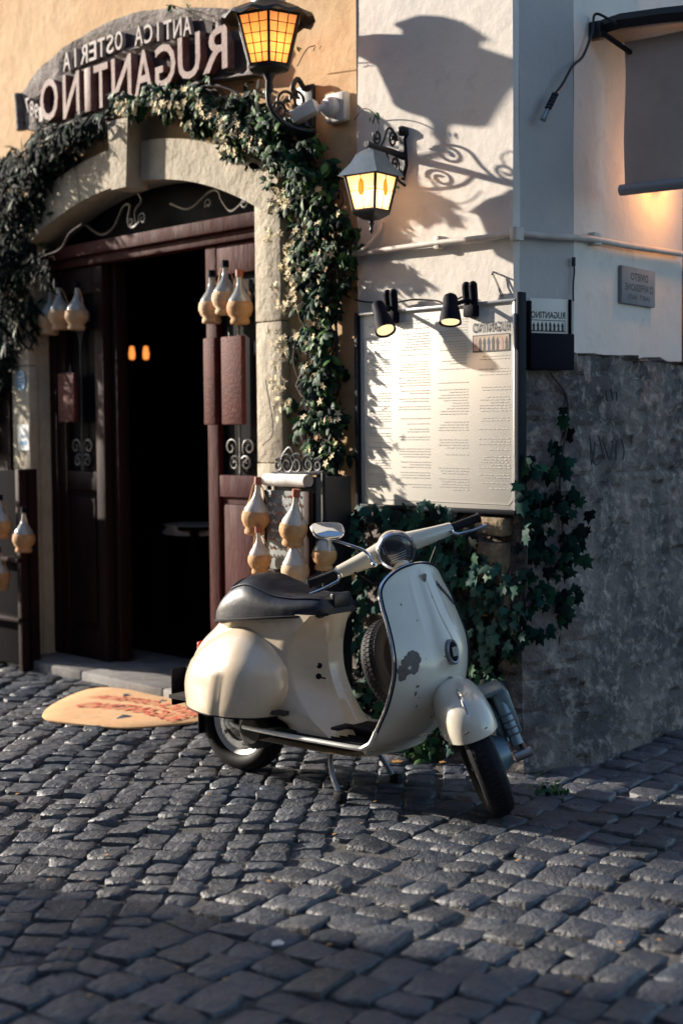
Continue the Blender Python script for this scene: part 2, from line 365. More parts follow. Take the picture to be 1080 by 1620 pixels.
# white pier up to the corner, slightly proud
g = G(); patch(g, PX, -.005, 1.62, WH, -.03, .1, .006, 3); g.grid([[(-.005, -.030+.006*nz3((-.005, 0, z), 2.1, 3), z) for z in [1.62+(WH-1.62)*k/58 for k in range(59)]], [(.001, .004, z) for z in [1.62+(WH-1.62)*k/58 for k in range(59)]]]); g.add([(PX, 0, 1.62), (PX, 0, WH), (PX, -.033, WH), (PX, -.033, 1.62)], [(0, 1, 2, 3)])
g.build('pier_wall', 'white_stucco', bld, label='white plastered pier')
# roof slab and rear so that light stays outside
cp = C1; ang0 = F.a
def loc(fr, x, y, z):
    w = fr.w(x, y, z)-C1; return V((w.dot(F.x), w.dot(F.y), w.z))
g = G(); RW = 7.0
pts = [loc(F, WX0, 0, WH), loc(F, 0, 0, WH), loc(Mf, .264, 0, WH), loc(Rf, RW, 0, WH), loc(Rf, RW, 6, WH), loc(F, WX0, 6, WH)]
g.add(pts, [tuple(range(6))]); b = [p-V((0, 0, WH+.1)) for p in pts]
g.add([pts[3], pts[4], pts[5], pts[0]]+[b[3], b[4], b[5], b[0]], [(0, 1, 5, 4), (1, 2, 6, 5), (2, 3, 7, 6)])
g.build('roof', 'far_wall', bld, smooth=False)
# corner faces
def side_patch(g, fr, x0, x1, z0, z1, y=0, step=.1, amp=.006, seed=0, base=0, coarse=0):
    nx = max(2, int((x1-x0)/step)); nzz = max(2, int((z1-z0)/step)); rows = []
    for j in range(nzz+1):
        z = z0+(z1-z0)*j/nzz; r = []
        for i in range(nx+1):
            x = x0+(x1-x0)*i/nx; p = fr.w(x, 0, z); d = amp*nz3(p, 2.3, seed)
            if coarse: d += coarse*(.6*nz3(p, 5, 3)+.35*nz3(p, 15, 5)+.22*nz3(p, 36, 7)) - base*max(0, (1-z/1.65))**1.3
            r.append(loc(fr, x, y+d, z))
        rows.append(r)
    g.grid(rows)
g = G(); DADO = 1.645
side_patch(g, Mf, 0, .264, DADO-.08, WH, 0); g.build('corner_wall', 'white_stucco_shaded', bld, label='narrow white plastered corner face, toned grey for shade')
g = G(); side_patch(g, Rf, 0, 1.09, DADO-.08, WH, 0, .12, .006, 4)
side_patch(g, Rf, 2.3, RW, -.1, WH, 0, .5); side_patch(g, Rf, 1.09, 2.3, 2.9, WH, 0, .3)
g.add([loc(Rf, 1.09, 0, -.1), loc(Rf, 1.09, 0, 2.9), loc(Rf, 1.09, .35, 2.9), loc(Rf, 1.09, .35, -.1), loc(Rf, 2.3, 0, -.1), loc(Rf, 2.3, 0, 2.9), loc(Rf, 2.3, .35, 2.9), loc(Rf, 2.3, .35, -.1)], [(0, 1, 2, 3), (4, 5, 6, 7), (1, 5, 6, 2)])
g.build('side_wall', 'white_stucco', bld, label='plastered wall of the side street')
# rough stone base, a little proud, spreading towards the ground
g = G()
rows = []
def stone_path(z, k):
    out = []
    for fr, x0, x1, n in ((F, PX-.02, 0, 26), (Mf, 0, .264, 12), (Rf, 0, 1.09, 32)):
        for i in range(n+1):
            if i == 0 and fr is not F: continue
            x = x0+(x1-x0)*i/n; p = fr.w(x, 0, z)
            pz = V((p.x, p.y, p.z*1.9)); d = .024+.030*(.7*nz3(p, 4, 3)+.55*nz3(pz, 11, 5)+.45*nz3(pz, 26, 7)) - .022*max(0, nz3(pz, 17, 13)-.25)*3 + .10*max(0, 1-z/1.1)**1.6
            # coursed blocks: horizontal joints
            jz = min(abs(z-q) for q in (.42, .80, 1.16, 1.42)); d -= .010*max(0, 1-jz/.014)*(.5+.5*nz3(p, 2.2, 9)+.3)
            nn = -fr.y
            if fr is F and i > n-3: nn = (-F.y*(n-i)/3-Mf.y*(1-(n-i)/3)*.6-F.y*(1-(n-i)/3)*.4).normalized()
            if fr is Mf and i < 3: nn = (-Mf.y*(.5+i/6)-F.y*(.5-i/6)).normalized()
            w = p+nn*d-C1; out.append(V((w.dot(F.x), w.dot(F.y), w.z)))
    return out
_sp = stone_path
def stone_path(z, k): return [V((p.x, p.y, p.z+(.022*nz3((p.x*1.0, p.y, 0), 9)+.012*nz3((p.x, p.y, 0), 31) if z > DADO-.05 else 0))) for p in _sp(z, k)]
zs = [-.05+(DADO+.05)*k/84 for k in range(85)]
g.grid([stone_path(z, 0) for z in zs])
top = stone_path(DADO, 0); g.grid([top, [p+V((0, .0, .0)) + V(((0), .12, .004)) for p in top]])
g.build('stone_base', 'rubble_stone', bld, label='rough dirty grey stone base of the corner')
g = G()   # exposed ochre blocks just under the menu board
for (x0, x1, z0, z1) in ((-.17, -.015, .925, 1.0), (-.16, -.02, .73, .90), (-.15, -.01, .60, .715)):
    g = G(); g.box(x0, x1, -.085, -.02, z0, z1, .014)
    g.build('stone_block', 'ochre_stone', bld)
# arch surround: jambs, voussoirs, keystone
def voussoir(a0, a1, R0, R1, y0, y1, name='arch_stone', mt='travertine'):
    g = G(); n = 8; P = []
    for i in range(n+1): a = a0+(a1-a0)*i/n; P.append((ocx+R0*sin(a), ARC_Z+R0*cos(a)))
    for i in range(n, -1, -1): a = a0+(a1-a0)*i/n; P.append((ocx+R1*sin(a), ARC_Z+R1*cos(a)))
    g.prism(P, y0, y1); return g.build(name, mt, bld, ang=25)
Ro = Rin+.19; aM = math.asin(1.03/Rin); kA = .05
for sgn in (-1, 1):
    e = [kA+.003, kA+.14, kA+.27, aM+.055]
    for i in range(3):
        a0, a1 = e[i]*sgn, (e[i+1]-.0025)*sgn
        voussoir(min(a0, a1), max(a0, a1), Rin-.01, Ro, -.06-.003*i, .0)
g = G()
zk0, zk1 = Rin-.05+ARC_Z, Rin+.30+ARC_Z
kx = ocx+.04
g.prism([(kx-.065, zk0), (kx+.065, zk0), (kx+.09, zk1), (kx-.09, zk1)], -.14, 0); g.build('keystone', 'travertine', bld, ang=25)
for x0, x1 in ((OX0-.19, OX0+.0), (OX1-.0, OX1+.185)):
    zc = [-.0, .52, 1.12, 1.74, 2.36] if x0 < -3 else [0, .6, 1.2, 1.86, 2.36]
    for i in range(4):
        g = G(); g.box(x0, x1, -.055-.002*(i % 2), .02, zc[i]+.002, zc[i+1]-.002 if i < 3 else 2.43, .006); g.build('jamb_stone', 'travertine', bld)
# door sill
for x0, x1 in ((OX0-.12, -2.95), (-2.945, -2.2), (-2.195, OX1+.12)):
    g = G(); g.box(x0, x1, -.17, .5, -.06, .055, .012); g.build('sill_stone', 'step_stone', bld)
# interior
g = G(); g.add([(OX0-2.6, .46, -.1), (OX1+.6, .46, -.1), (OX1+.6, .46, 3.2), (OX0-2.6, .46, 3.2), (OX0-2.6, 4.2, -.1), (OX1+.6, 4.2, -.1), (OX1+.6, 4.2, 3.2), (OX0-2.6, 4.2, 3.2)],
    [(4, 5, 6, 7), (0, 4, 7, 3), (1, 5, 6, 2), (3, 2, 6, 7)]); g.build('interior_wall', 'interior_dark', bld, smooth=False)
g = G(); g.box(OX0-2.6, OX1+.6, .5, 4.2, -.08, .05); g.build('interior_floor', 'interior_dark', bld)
g = G(); g.box(-1.9, -1.3, 2.2, 2.7, .05, 1.02, .01); g.build('counter', 'dark_wood', bld)
# timber door frame, fixed glazed leaves, transom and fanlight
YD = .10
g = G(); g.box(OX0, OX1, YD-.06, YD+.06, 2.335, 2.405, .008); g.box(OX0, OX1, YD-.03, YD+.05, 2.285, 2.333, .006); g.build('transom', 'red_wood', bld)
g = G(); g.box(OX0, OX0+.07, YD-.02, YD+.06, .06, 2.284, .006); g.build('door_post', 'dark_wood', bld)  # left post in darker wood, like the left leaf, standing for shade
g = G(); g.box(OX1-.07, OX1, YD-.02, YD+.06, .06, 2.284, .006); g.build('door_post', 'red_wood', bld)
def leaf(x0, x1, mt, mt2, lab):
    d = G(); st = .085
    d.box(x0, x0+st, YD-.01, YD+.05, .06, 2.28, .006); d.box(x1-st, x1, YD-.01, YD+.05, .06, 2.28, .006)
    for z0, z1 in ((2.13, 2.278), (1.02, 1.13), (.062, .22)): d.box(x0+st+.001, x1-st-.001, YD-.006, YD+.046, z0, z1, .005)
    o = d.build('door_leaf', mt, bld, label=lab)
    p = G(); p.box(x0+st, x1-st, YD+.01, YD+.035, .22, 1.02); p.box(x0+st+.03, x1-st-.03, YD-.004, YD+.009, .26, .985, .012); p.build('panel', mt, o)
    q = G(); q.box(x0+st, x1-st, YD+.025, YD+.03, 1.13, 2.13); q.build('pane', 'window_glass', o)
    cx = (x0+x1)/2; w = (x1-x0)/2-st; ir = G()
    for zc, s in ((2.0, 1), (1.27, 1)):
        for sx in (-1, 1):
            ir.tube(spiral((cx+sx*w*.42, zc), .008, .05, rad(90), 1.35, 26, sx=sx, y=YD+.0), .0055, 6)
            ir.tube(crom([(cx+sx*w*.42, YD, zc-.05), (cx+sx*.02, YD, zc-.09), (cx, YD, zc-.16)]), .005, 6)
    ir.tube([(cx, YD, 1.14), (cx, YD, 2.12)], .006, 6)
    for sx in (-1, 1): ir.tube(spiral((cx+sx*.045, 1.19), .006, .04, rad(0), 1.4, 22, sx=sx, y=YD), .005, 6)
    ir.build('grille', 'light_iron', o)
    return o
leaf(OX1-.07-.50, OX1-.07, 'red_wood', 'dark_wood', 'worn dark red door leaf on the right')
leaf(OX0+.07, OX0+.07+.48, 'dark_wood', 'dark_wood', 'door leaf on the left, darkened to stand for shade')  # darker wood than the right leaf puts the shade into its colour
# inner leaves swung inwards
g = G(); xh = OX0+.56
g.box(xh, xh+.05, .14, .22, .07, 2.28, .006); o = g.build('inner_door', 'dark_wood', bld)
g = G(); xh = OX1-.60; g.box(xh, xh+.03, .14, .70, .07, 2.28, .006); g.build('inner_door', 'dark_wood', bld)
# fanlight glass and scrolls
g = G(); g.grid([[(x, .17, 2.41) for x in xs], [(x, .17, arc_z(x, Rin)) for x in xs]]); g.build('fanlight_pane', 'window_glass', bld, smooth=False)
g = G(); ys = YD-.03
def P3(px, py, d=-.07): x, z = F.at(px, py, d); return (x, -d, z)
g.tube(crom([P3(270, 322), P3(300, 330), P3(330, 305), P3(345, 302), P3(352, 318), P3(366, 334), P3(384, 320), P3(392, 312)]), .0075, 6)
g.tube(spiral(F.at(386, 321, -.07), .006, .032, 0, 1.3, 22, y=.07), .006, 6); g.tube(spiral(F.at(330, 322, -.07), .006, .026, 2, 1.3, 22, y=.07), .006, 6)
g.tube(crom([P3(135, 355), P3(160, 371), P3(180, 360), P3(195, 328), P3(206, 325), P3(203, 350), P3(210, 360), P3(222, 350)]), .0075, 6)
g.tube(spiral(F.at(226, 346, -.07), .006, .034, 1, 1.4, 22, y=.07), .006, 6); g.tube(spiral(F.at(208, 352, -.07), .005, .03, 3, 1.4, 22, y=.07), .006, 6)
g.tube(crom([P3(216, 358), P3(214, 335), P3(224, 318), P3(219, 305)]), .006, 6)
g.build('fanlight_scroll', 'light_iron', bld)
xq = F.at(16, 650, .04)[0]; g = G(); g.box(xq-1.0, xq, -.045, -.005, .0, 2.15, .004)
for k in range(6): g.box(xq-.98, xq-.02, -.052, -.046, .1+k*.34, .12+k*.34)
g.build('side_dark_board', 'dark_wood', bld)  # added boarding that darkens the lit wall at the far left
# dark shop door in the side street
g = G(); g.add([loc(Rf, 1.09, .3, -.1), loc(Rf, 2.3, .3, -.1), loc(Rf, 2.3, .3, 2.9), loc(Rf, 1.09, .3, 2.9)], [(0, 1, 2, 3)]); g.build('side_door', 'dark_wood', bld, smooth=False)
g = G()
for x0 in (1.09, 1.66): g.box(x0+.02, x0+.09, .24, .29, 0, 2.85, .004, Matrix.Translation(loc(Rf, 0, 0, 0)) @ Matrix.Rotation(Rf.a-F.a, 4, 'Z'))
g.build('side_door_frame', 'dark_wood', bld)

# ------------------------------------------------------------ buildings off camera (their shade and reflections)
def block(name, x0, x1, y0, y1, h, m, lab, face):
    t = empty(name, ((x0+x1)/2, (y0+y1)/2, 0), 0, lab, 'building'); cx, cy = (x0+x1)/2, (y0+y1)/2
    g = G(); g.box(x0-cx, x1-cx, y0-cy, y1-cy, -.1, h); g.build('wall', m, t)
    g = G(); g.box(x0-cx-.25, x1-cx+.25, y0-cy-.25, y1-cy+.25, h, h+.2); g.build('roof', 'far_wall', t)
    for k in range(3):
        for j in range(2):
            z = 2.6+j*2.9; g = G(); q = G()
            if face == 'x':
                yy = y0-cy+(y1-y0)*(k+.5)/3; g.box(x1-cx, x1-cx+.05, yy-.55, yy+.55, z, z+1.5, .01); q.box(x1-cx+.05, x1-cx+.06, yy-.45, yy+.45, z+.1, z+1.4)
            else:
                xx = x0-cx+(x1-x0)*(k+.5)/3; g.box(xx-.55, xx+.55, y1-cy, y1-cy+.05, z, z+1.5, .01); q.box(xx-.45, xx+.45, y1-cy+.05, y1-cy+.06, z+.1, z+1.4)
            w = g.build('window', 'shutter_green', t); q.build('pane', 'window_glass', w)
    return t
sp = ground(0, 1385); tt = 6.2; bx = sp.x-.886*tt; by = sp.y+.463*tt
block('neighbour_building', bx-7, bx, by-13, by, 8.0, 'far_wall', 'plain plastered building across the street on the left', 'x')

block('facing_building', -9, 12, -17, -9, 9.5, 'far_wall', 'plain plastered building facing the restaurant across the street', 'y')

# ------------------------------------------------------------ scooter
rc = ground(387, 1217); SH = rad(-39.0)
sco = empty('scooter', rc, SH, 'cream vintage motor scooter with black saddle parked on its stand before the doorway', 'scooter')
def both(fn):
    for s in (-1, 1): fn(s)
# --- rear body by horizontal slices
Zb = [.225, .25, .28, .30, .33, .38, .43, .48, .53, .58, .625, .668]
fr_ = spl([.225, .25, .28, .33, .38, .43, .48, .55, .62, .668], [.615, .600, .575, .540, .512, .490, .478, .476, .490, .505])
rb_ = spl([.225, .25, .28, .30, .35, .40, .46, .52, .58, .63, .668], [.30, .27, .10, -.10, -.265, -.262, -.228, -.175, -.10, -.055, -.04])
hw_ = spl([.225, .28, .33, .38, .43, .48, .55, .62, .668], [.150, .142, .136, .130, .128, .13, .132, .136, .14])
ch_ = spl([.225, .28, .35, .42, .50, .58, .64, .668], [.05, .10, .135, .145, .14, .11, .06, .035])
def body_ring(z):
    fr0, rb0, hw, ch = fr_(z), rb_(z), hw_(z), ch_(z); half = []
    L_ = fr0-rb0
    for i in range(13):                      # tail curve
        a = (pi/2)*i/12; half.append((rb0+L_*.42*(1-cos(a)**.85), hw*(.96)*sin(a)**.8))
    xm = rb0+L_*.42
    xs_ = fr0-ch
    for i in range(1, 6): t = i/5; half.append((xm+(xs_-xm)*t, hw*(.96+.04*t)))
    for i in range(1, 9):                    # recessed concave chamfer to the front face
        t = i/8; half.append((xs_+ch*t, hw*(1-.66*t**1.15)-.008*sin(pi*t)*(ch/.16)))
    half.append((fr0+.004, 0))
    ring = half+[(x, -y) for x, y in half[-2:0:-1]]
    return [(x, y, z) for x, y in ring]
g = G(); zz = [.225+(.668-.225)*i/44 for i in range(45)]
g.grid([body_ring(z) for z in zz], True, True)
body = g.build('body', 'cream_paint', sco, ang=50)
def spx(px, py, d):  # point on the plane y=-d of the scooter
    sf = Frame(rc, SH); x, z = sf.at(px, py, d); return V((x, -d, z))
for (px, py, lev) in ((505, 1053, 0), (504, 1070, 1)):
    p = spx(px, py, .098); g = G(); g.ball(p, .0115, 10)
    if lev: g.tube([p, p+V((.012, -.012, 0)), p+V((.042, -.012, -.002))], .0032, 6)
    g.build('control_knob', 'black_plastic', body)
# --- side cowls
Dz = spl([.272, .30, .36, .42, .46, .50, .54, .57, .60], [.262, .268, .272, .268, .258, .236, .205, .17, .128])
cxr = spl([.272, .36, .44, .50, .55, .60], [-.215, -.222, -.188, -.130, -.055, .04])
cxf = spl([.272, .34, .40, .46, .52, .56, .60], [.305, .345, .356, .345, .300, .245, .17])
def cowl(s):
    g = G(); rows = []; nz_ = 40; nu = 44
    for i in range(nz_+1):
        z = .272+(.60-.272)*i/nz_; r = []; D, a, b = Dz(z), cxr(z), cxf(z)
        for j in range(nu+1):
            t = .5-.5*cos(pi*j/nu); tp = .66
            if t < tp: sh = (1-((tp-t)/tp)**1.6)**(.66)
            else: sh = (1-((t-tp)/(1-tp))**2.0)**(.52)
            x = a+(b-a)*t; d = .085+(D-.085)*sh
            # raised lower rear panel
            e = max(0, min(1, (.462-.03*t-z)/.012))*max(0, min(1, (.60-t)/.05))
            d += .013*e*e*(3-2*e)*min(1, sh*1.6)
            r.append((x, s*d, z))
        rows.append(r)
    g.grid(rows)
    low = rows[0]; g.grid([low, [(x, y*.965, z+.004) for x, y, z in low], [(x, y*.93, z+.05) for x, y, z in low]])
    o = g.build('side_cowl', 'cream_paint', sco, ang=60)
    g = G(); g.tube([(x, y*.985, z-.003) for x, y, z in low], .0045, 6); g.build('rubber_edge', 'black_rubber', o)
both(cowl)
# dark wheel arch inside the body
g = G(); g.box(-.25, .36, -.17, .17, .285, .30); g.build('wheel_arch', 'engine_dark', sco)
# --- saddle
def saddle():
    g = G(); rows = []; nx = 40
    top = spl([-.115, -.09, -.03, .05, .12, .18, .25, .32, .42, .50, .57, .60], [.632, .658, .722, .772, .796, .796, .774, .750, .740, .742, .736, .70])
    w = spl([-.115, -.09, -.02, .10, .25, .40, .52, .58, .60], [.02, .09, .135, .160, .165, .150, .125, .105, .08])
    for i in range(nx+1):
        x = -.115+.715*i/nx; T = top(x); W = w(x); B = lin([-.115, 0, .3, .6], [.600, .615, .645, .668], x); n = 22; r = []
        for k in range(n+1):
            a = pi*k/n; c, s_ = cos(a), sin(a)
            yy = W*(abs(c)**.72)*(1 if c > 0 else -1); zz_ = B+(T-B)*(s_**.62)
            yy *= 1-.20*(s_**3)
            if .15 < x < .58: zz_ += .004*sin(x*85)*max(0, s_-.75)*1.5
            zz_ -= .010*(max(0, s_-.85)/.15)*max(0, min(1, (x-.26)/.1))
            r.append((x, yy, zz_))
        rows.append(r)
    rows = [[(-.080+(x+.115)*.822, y, z) for x, y, z in r] for r in rows]
    g.grid(rows); n = len(rows[0])
    g.grid([[r[0] for r in rows], [(r[0][0], 0, r[0][2]+.004) for r in rows], [r[-1] for r in rows]])
    g.add(rows[-1]+[(rows[-1][0][0], 0, rows[-1][0][2])], [tuple(range(n))]); g.add(rows[0], [tuple(range(n))])
    o = g.build('saddle', 'seat_vinyl', sco, ang=55)
    # piping round the top panel
    for s_ in (-1, 1):
        L_ = []
        for r in rows[9:39]:
            k = 5 if s_ < 0 else n-1-5
            L_.append(V(r[k])+V((0, 0, .003)))
        g = G(); g.tube(L_, .0042, 6); g.build('piping', 'seat_vinyl', o)
    a = rows[9]; g = G(); g.tube([V(p)+V((0, 0, .004)) for p in a[5:n-5]], .0045, 6); g.build('piping', 'seat_vinyl', o)
    g = G(); L_ = [V(r[0])+V((0, .002, .002)) for r in rows[1:]]; g.tube(L_, .005, 6); L_ = [V(r[-1])+V((0, -.002, .002)) for r in rows[1:]]; g.tube(L_, .005, 6); g.build('hem', 'black_rubber', o)
    g = G(); g.box(.490, .515, -.05, .05, .69, .745, .008); g.build('seat_strap', 'seat_vinyl', o)
    return o
saddle()
g = G(); g.box(.0, .49, -.11, .11, .655, .675, .01); g.build('seat_base', 'engine_dark', sco)
# --- legshield
ZS = [.868, .80, .735, .60, .50, .40, .313, .25, .215]
xe_ = spl(ZS[::-1], [.855, .838, .862, .915, .922, .892, .845, .805, .765][::-1])
xc_ = spl(ZS[::-1], [.862, .885, .912, .972, .995, .985, .930, .87, .80][::-1])
def wS(z):
    w = lin([.19, .215, .30, .45, .60, .70], [.175, .195, .212, .224, .220, .208], z)
    if z > .70: w = .208*(max(0, 1-((z-.70)/.170)**2.5))**(1/2.5)
    return w
def shield_pt(z, u, off=0):
    w = wS(z); y = u*w; au = abs(u)
    x = xe_(z)+(xc_(z)-xe_(z))*(1-au**2.3)
    # middle ridge widening to the horn cover
    rw = lin([.52, .60, .70, .86], [.052, .045, .024, .014], z); ra = lin([.50, .545, .58, .66, .80, .86], [.0, .020, .024, .013, .008, .0], z)
    x += ra*math.exp(-(y/rw)**4)
    for yy in (-.085, .085):                               # pressed side ribs
        rr = lin([.62, .66, .80, .84], [0, .0035, .0035, 0], z); x += rr*math.exp(-((y-yy*lin([.6, .85], [1.1, .75], z))/.007)**2)
    return V((x+off, y, z))
zl = []
for i in range(61):
    t = i/60; zl.append(.19+(.8695-.19)*(1-(1-t)**1.6) if t > 0 else .19)
def shield_surface(z0, z1, off=0, nu=48):
    pass
g = G(); nu = 48
rowsF = [[shield_pt(z, -1+2*j/nu) for j in range(nu+1)] for z in zl]
rowsB = [[shield_pt(z, -1+2*j/nu)+V((-.014, 0, 0)) for j in range(nu+1)] for z in zl]
g.grid(rowsF); g.grid(rowsB)
g.grid([[r[0] for r in rowsF], [r[0] for r in rowsB]]); g.grid([[r[-1] for r in rowsF], [r[-1] for r in rowsB]])
shield = g.build('legshield', 'cream_paint_shaded', sco, ang=60)
# underside connecting shield to floor
g = G()
g.grid([[V((x, y, z)) for y in (-.19, -.12, 0, .12, .19)] for x, z in ((.80, .205), (.74, .185), (.55, .18), (.25, .185))])
g.build('floor_pan', 'cream_paint', sco)
# trim round shield running on into the floor rail
edge = []
for s in (-1, 1):
    e = [shield_pt(z, s)+V((-.005, s*.002, 0)) for z in zl if z > .225]
    fl = [V((x, s*y, .222)) for x, y in ((.16, .175), (.30, .190), (.45, .198), (.60, .202), (.70, .203), (.755, .200))]
    e = crom(fl, 5)+[p for p in e if p.z > .24]
    edge.append(e)
g = G(); g.tube([p for p in edge[0]+edge[1][::-1] if p.z > .232], .0070, 8, cap=True); g.build('edge_trim', 'chrome', shield)
for e_ in edge: g = G(); g.tube([p for p in e_ if p.z < .30], .0095, 8, cap=True); g.build('floor_rail', 'alu_rail', sco)
g = G(); g.tube([p+V((.006, 0, .0)) for p in (edge[0]+edge[1][::-1]) if p.z > .24], .0045, 6); g.build('rubber_seal', 'black_rubber', shield)
# floor
g = G()
g.grid([[V((x, s*w, .216)) for s in (-1, -.5, 0, .5, 1)] for x, w in ((.16, .172), (.30, .188), (.45, .196), (.6, .200), (.72, .200), (.79, .19))]); g.build('floorboard', 'cream_paint', sco)
for y0, y1 in ((-.185, -.06), (.06, .185)):
    g = G(); g.box(.30, .77, y0, y1, .218, .226, .003)
    for k in range(4): yy = y0+.018+k*(y1-y0-.036)/3; g.box(.32, .76, yy-.005, yy+.005, .226, .231, .002)
    g.build('floor_mat', 'black_rubber', sco)
g = G(); g.box(.54, .80, -.055, .055, .218, .262, .012); g.build('centre_mat', 'black_rubber', sco)
g = G(); g.box(.585, .625, -.17, -.08, .262, .274, .005, ); g.box(.60, .76, -.10, -.07, .255, .268, .005); g.build('brake_pedal', 'black_rubber', sco)
# badge, horn cover, script, chips
def on_shield(z, y, off=0):
    p = shield_pt(z, y/wS(z), off); return p
p = on_shield(.822, 0, .004); g = G(); g.prism([(-.012, .012), (-.010, -.008), (0, -.018), (.010, -.008), (.012, .012), (0, .016)], -.003, .003, Matrix.Translation(p) @ Matrix.Rotation(rad(90), 4, 'Z') @ Matrix.Rotation(rad(0), 4, 'X')); g.build('front_badge', 'chrome', shield)
p = on_shield(.566, 0, .001); Mh = Matrix.Translation(p) @ Matrix.Rotation(rad(78), 4, 'Y') @ Matrix.Scale(1.35, 4, (1, 0, 0))
g = G(); g.lathe([(.034, -.008), (.034, .006), (.030, .010), (.026, .008)], 28, Mh); horn = g.build('horn_cover', 'steel', shield)
g = G(); g.lathe([(.0265, .003), (.02, .009), (.0, .012)], 24, Mh); g.build('horn_grille', 'black_plastic', horn)
g = G()
for yy in (-.012, -.004, .004, .012): g.box(-.012, .012, yy-.0015, yy+.0015, .009, .014, 0, Mh)
g.build('horn_slats', 'steel', horn)
g = G(); pts = []
for i in range(60):
    t = i/59; y = .085+.088*t; z = .795-.075*t
    pts.append(on_shield(z+.008*sin(t*46)*(1-.4*t)+.002, y+.003*cos(t*46), .004))
g.tube(pts, .0022, 5); pts = [on_shield(.792-.082*t, .083+.098*t, .004) for t in [i/12 for i in range(13)]]; g.tube(pts, .0028, 5)
g.build('script_badge', 'ink', shield)
def chip(cy, cz, ry, rz, seed, name='paint_chip'):
    g = G(); n = 26; P = [on_shield(cz, cy, .0008)]
    for k in range(n):
        a = 2*pi*k/n; rr = 1+.45*nz3((cos(a)*1.4, sin(a)*1.4, seed), 1.2)+.18*nz3((cos(a)*4, sin(a)*4, seed), 1.5)
        P.append(on_shield(cz+rz*rr*sin(a), max(-wS(cz)*.985, cy+ry*rr*cos(a)), .0009))
    g.add(P, [(0, 1+k, 1+(k+1) % n) for k in range(n)]); g.build(name, 'bare_metal', shield, smooth=True)
chip(-.168, .545, .030, .034, 2); chip(-.200, .515, .022, .026, 5); chip(-.160, .565, .022, .022, 8); chip(-.150, .460, .006, .005, 3); chip(-.152, .435, .003, .010, 6)
rk = random.Random(4)
for k in range(12):
    zc_ = rk.uniform(.30, .80); chip(rk.uniform(-.17, .15), zc_, rk.uniform(.0015, .004), rk.uniform(.0015, .006), 20+k)
# --- spare wheel behind the shield
def tyre_geo(g, R, w, M, treads=60):
    prof = []
    for k in range(18):
        a = 2*pi*k/18; prof.append((R-.037+.037*cos(a)*(1.0 if abs(cos(a)) < .9 else .97), w*.5*(abs(sin(a))**.75)*(1 if sin(a) > 0 else -1)))
    n = 48; g.grid([[(p[0]*cos(2*pi*i/n), p[0]*sin(2*pi*i/n), p[1]) for p in prof] for i in range(n+1)], True, False, M)
    for i in range(treads):
        a = 2*pi*i/treads
        for k, yy in enumerate((-.30, -.10, .10, .30)):
            rr = R-.0015-(.010 if abs(yy) > .2 else .001); aa = a+(.035 if k % 2 else 0)
            Q = M @ Matrix.Rotation(aa, 4, 'Z') @ Matrix.Translation((rr, 0, yy*w)); g.box(-.002, .0028, -.0070, .0060, -w*.080, w*.080, 0, Q)
g = G(); Ms = Matrix.Translation((.765, -.0, .50)) @ Matrix.Rotation(rad(90-20), 4, 'Y'); tyre_geo(g, .172, .085, Ms)
sw = g.build('spare_tyre', 'black_rubber', sco)
g = G(); g.lathe([(.135, .02), (.12, .035), (.05, .03), (.02, .035), (.0, .035)], 28, Ms); g.lathe([(.135, -.02), (.12, -.035), (.05, -.03), (.0, -.03)], 28, Ms); g.build('spare_rim', 'interior_dark', sw)
# --- wheels
def wheel(M, name, lab=None, drum=1):
    t = G(); tyre_geo(t, .205, .098, M); w = t.build(name, 'black_rubber', sco)
    g = G(); g.lathe([(.152, -.040), (.158, -.044), (.150, -.034), (.118, -.022), (.108, -.026), (.085, -.026), (.080, -.012), (.03, -.012)], 36, M)
    g.lathe([(.152, .040), (.158, .044), (.150, .034), (.118, .022), (.108, .026), (.085, .026), (.080, .012), (.03, .012)], 36, M); g.build('rim', 'alu_rail', w)
    g = G()
    g.lathe([(.0, -.056), (.020, -.056), (.024, -.044), (.050, -.040), (.062, -.028), (.066, .03), (.03, .04), (0, .04)], 28, M); g.build('brake_drum', 'engine_dark', w)
    g = G()
    for k in range(5):
        a = 2*pi*k/5
        for s in (-1, 1): g.lathe([(0, .012), (.008, .012), (.009, 0)], 6, M @ Matrix.Translation((.095*cos(a), .095*sin(a), s*.026)) @ Matrix.Rotation(0 if s > 0 else pi, 4, 'X'))
    g.build('wheel_nuts', 'chrome', w)
    return w
wheel(Matrix.Translation((0, 0, .203)) @ Matrix.Rotation(rad(90), 4, 'X'), 'rear_wheel')
# engine, swingarm, hub
g = G(); g.box(.06, .34, .03, .15, .13, .30, .03); g.lathe([(.06, 0), (.075, .03), (.075, .09), (.05, .11), (0, .11)], 20, Matrix.Translation((.16, -.03, .20)) @ Matrix.Rotation(rad(90), 4, 'X')); g.build('engine', 'engine_dark', sco)
g = G(); g.tube([(.0, -.072, .203), (.09, -.085, .185), (.20, -.09, .19), (.30, -.05, .21)], [.014, .016, .02, .02], 10); g.lathe([(0, -.012), (.026, -.012), (.03, 0), (.026, .014), (0, .016)], 16, Matrix.Translation((0, -.07, .203)) @ Matrix.Rotation(rad(90), 4, 'X')); g.build('swingarm', 'steel', sco)
g = G(); g.box(.14, .215, -.135, -.085, .155, .235, .014, ); g.build('brake_lever_box', 'steel', sco)
g = G(); g.tube(crom([(.16, .10, .14), (.10, .14, .13), (-.02, .16, .14), (-.14, .15, .15)]), [.022]*25, 10); g.build('exhaust', 'engine_dark', sco)
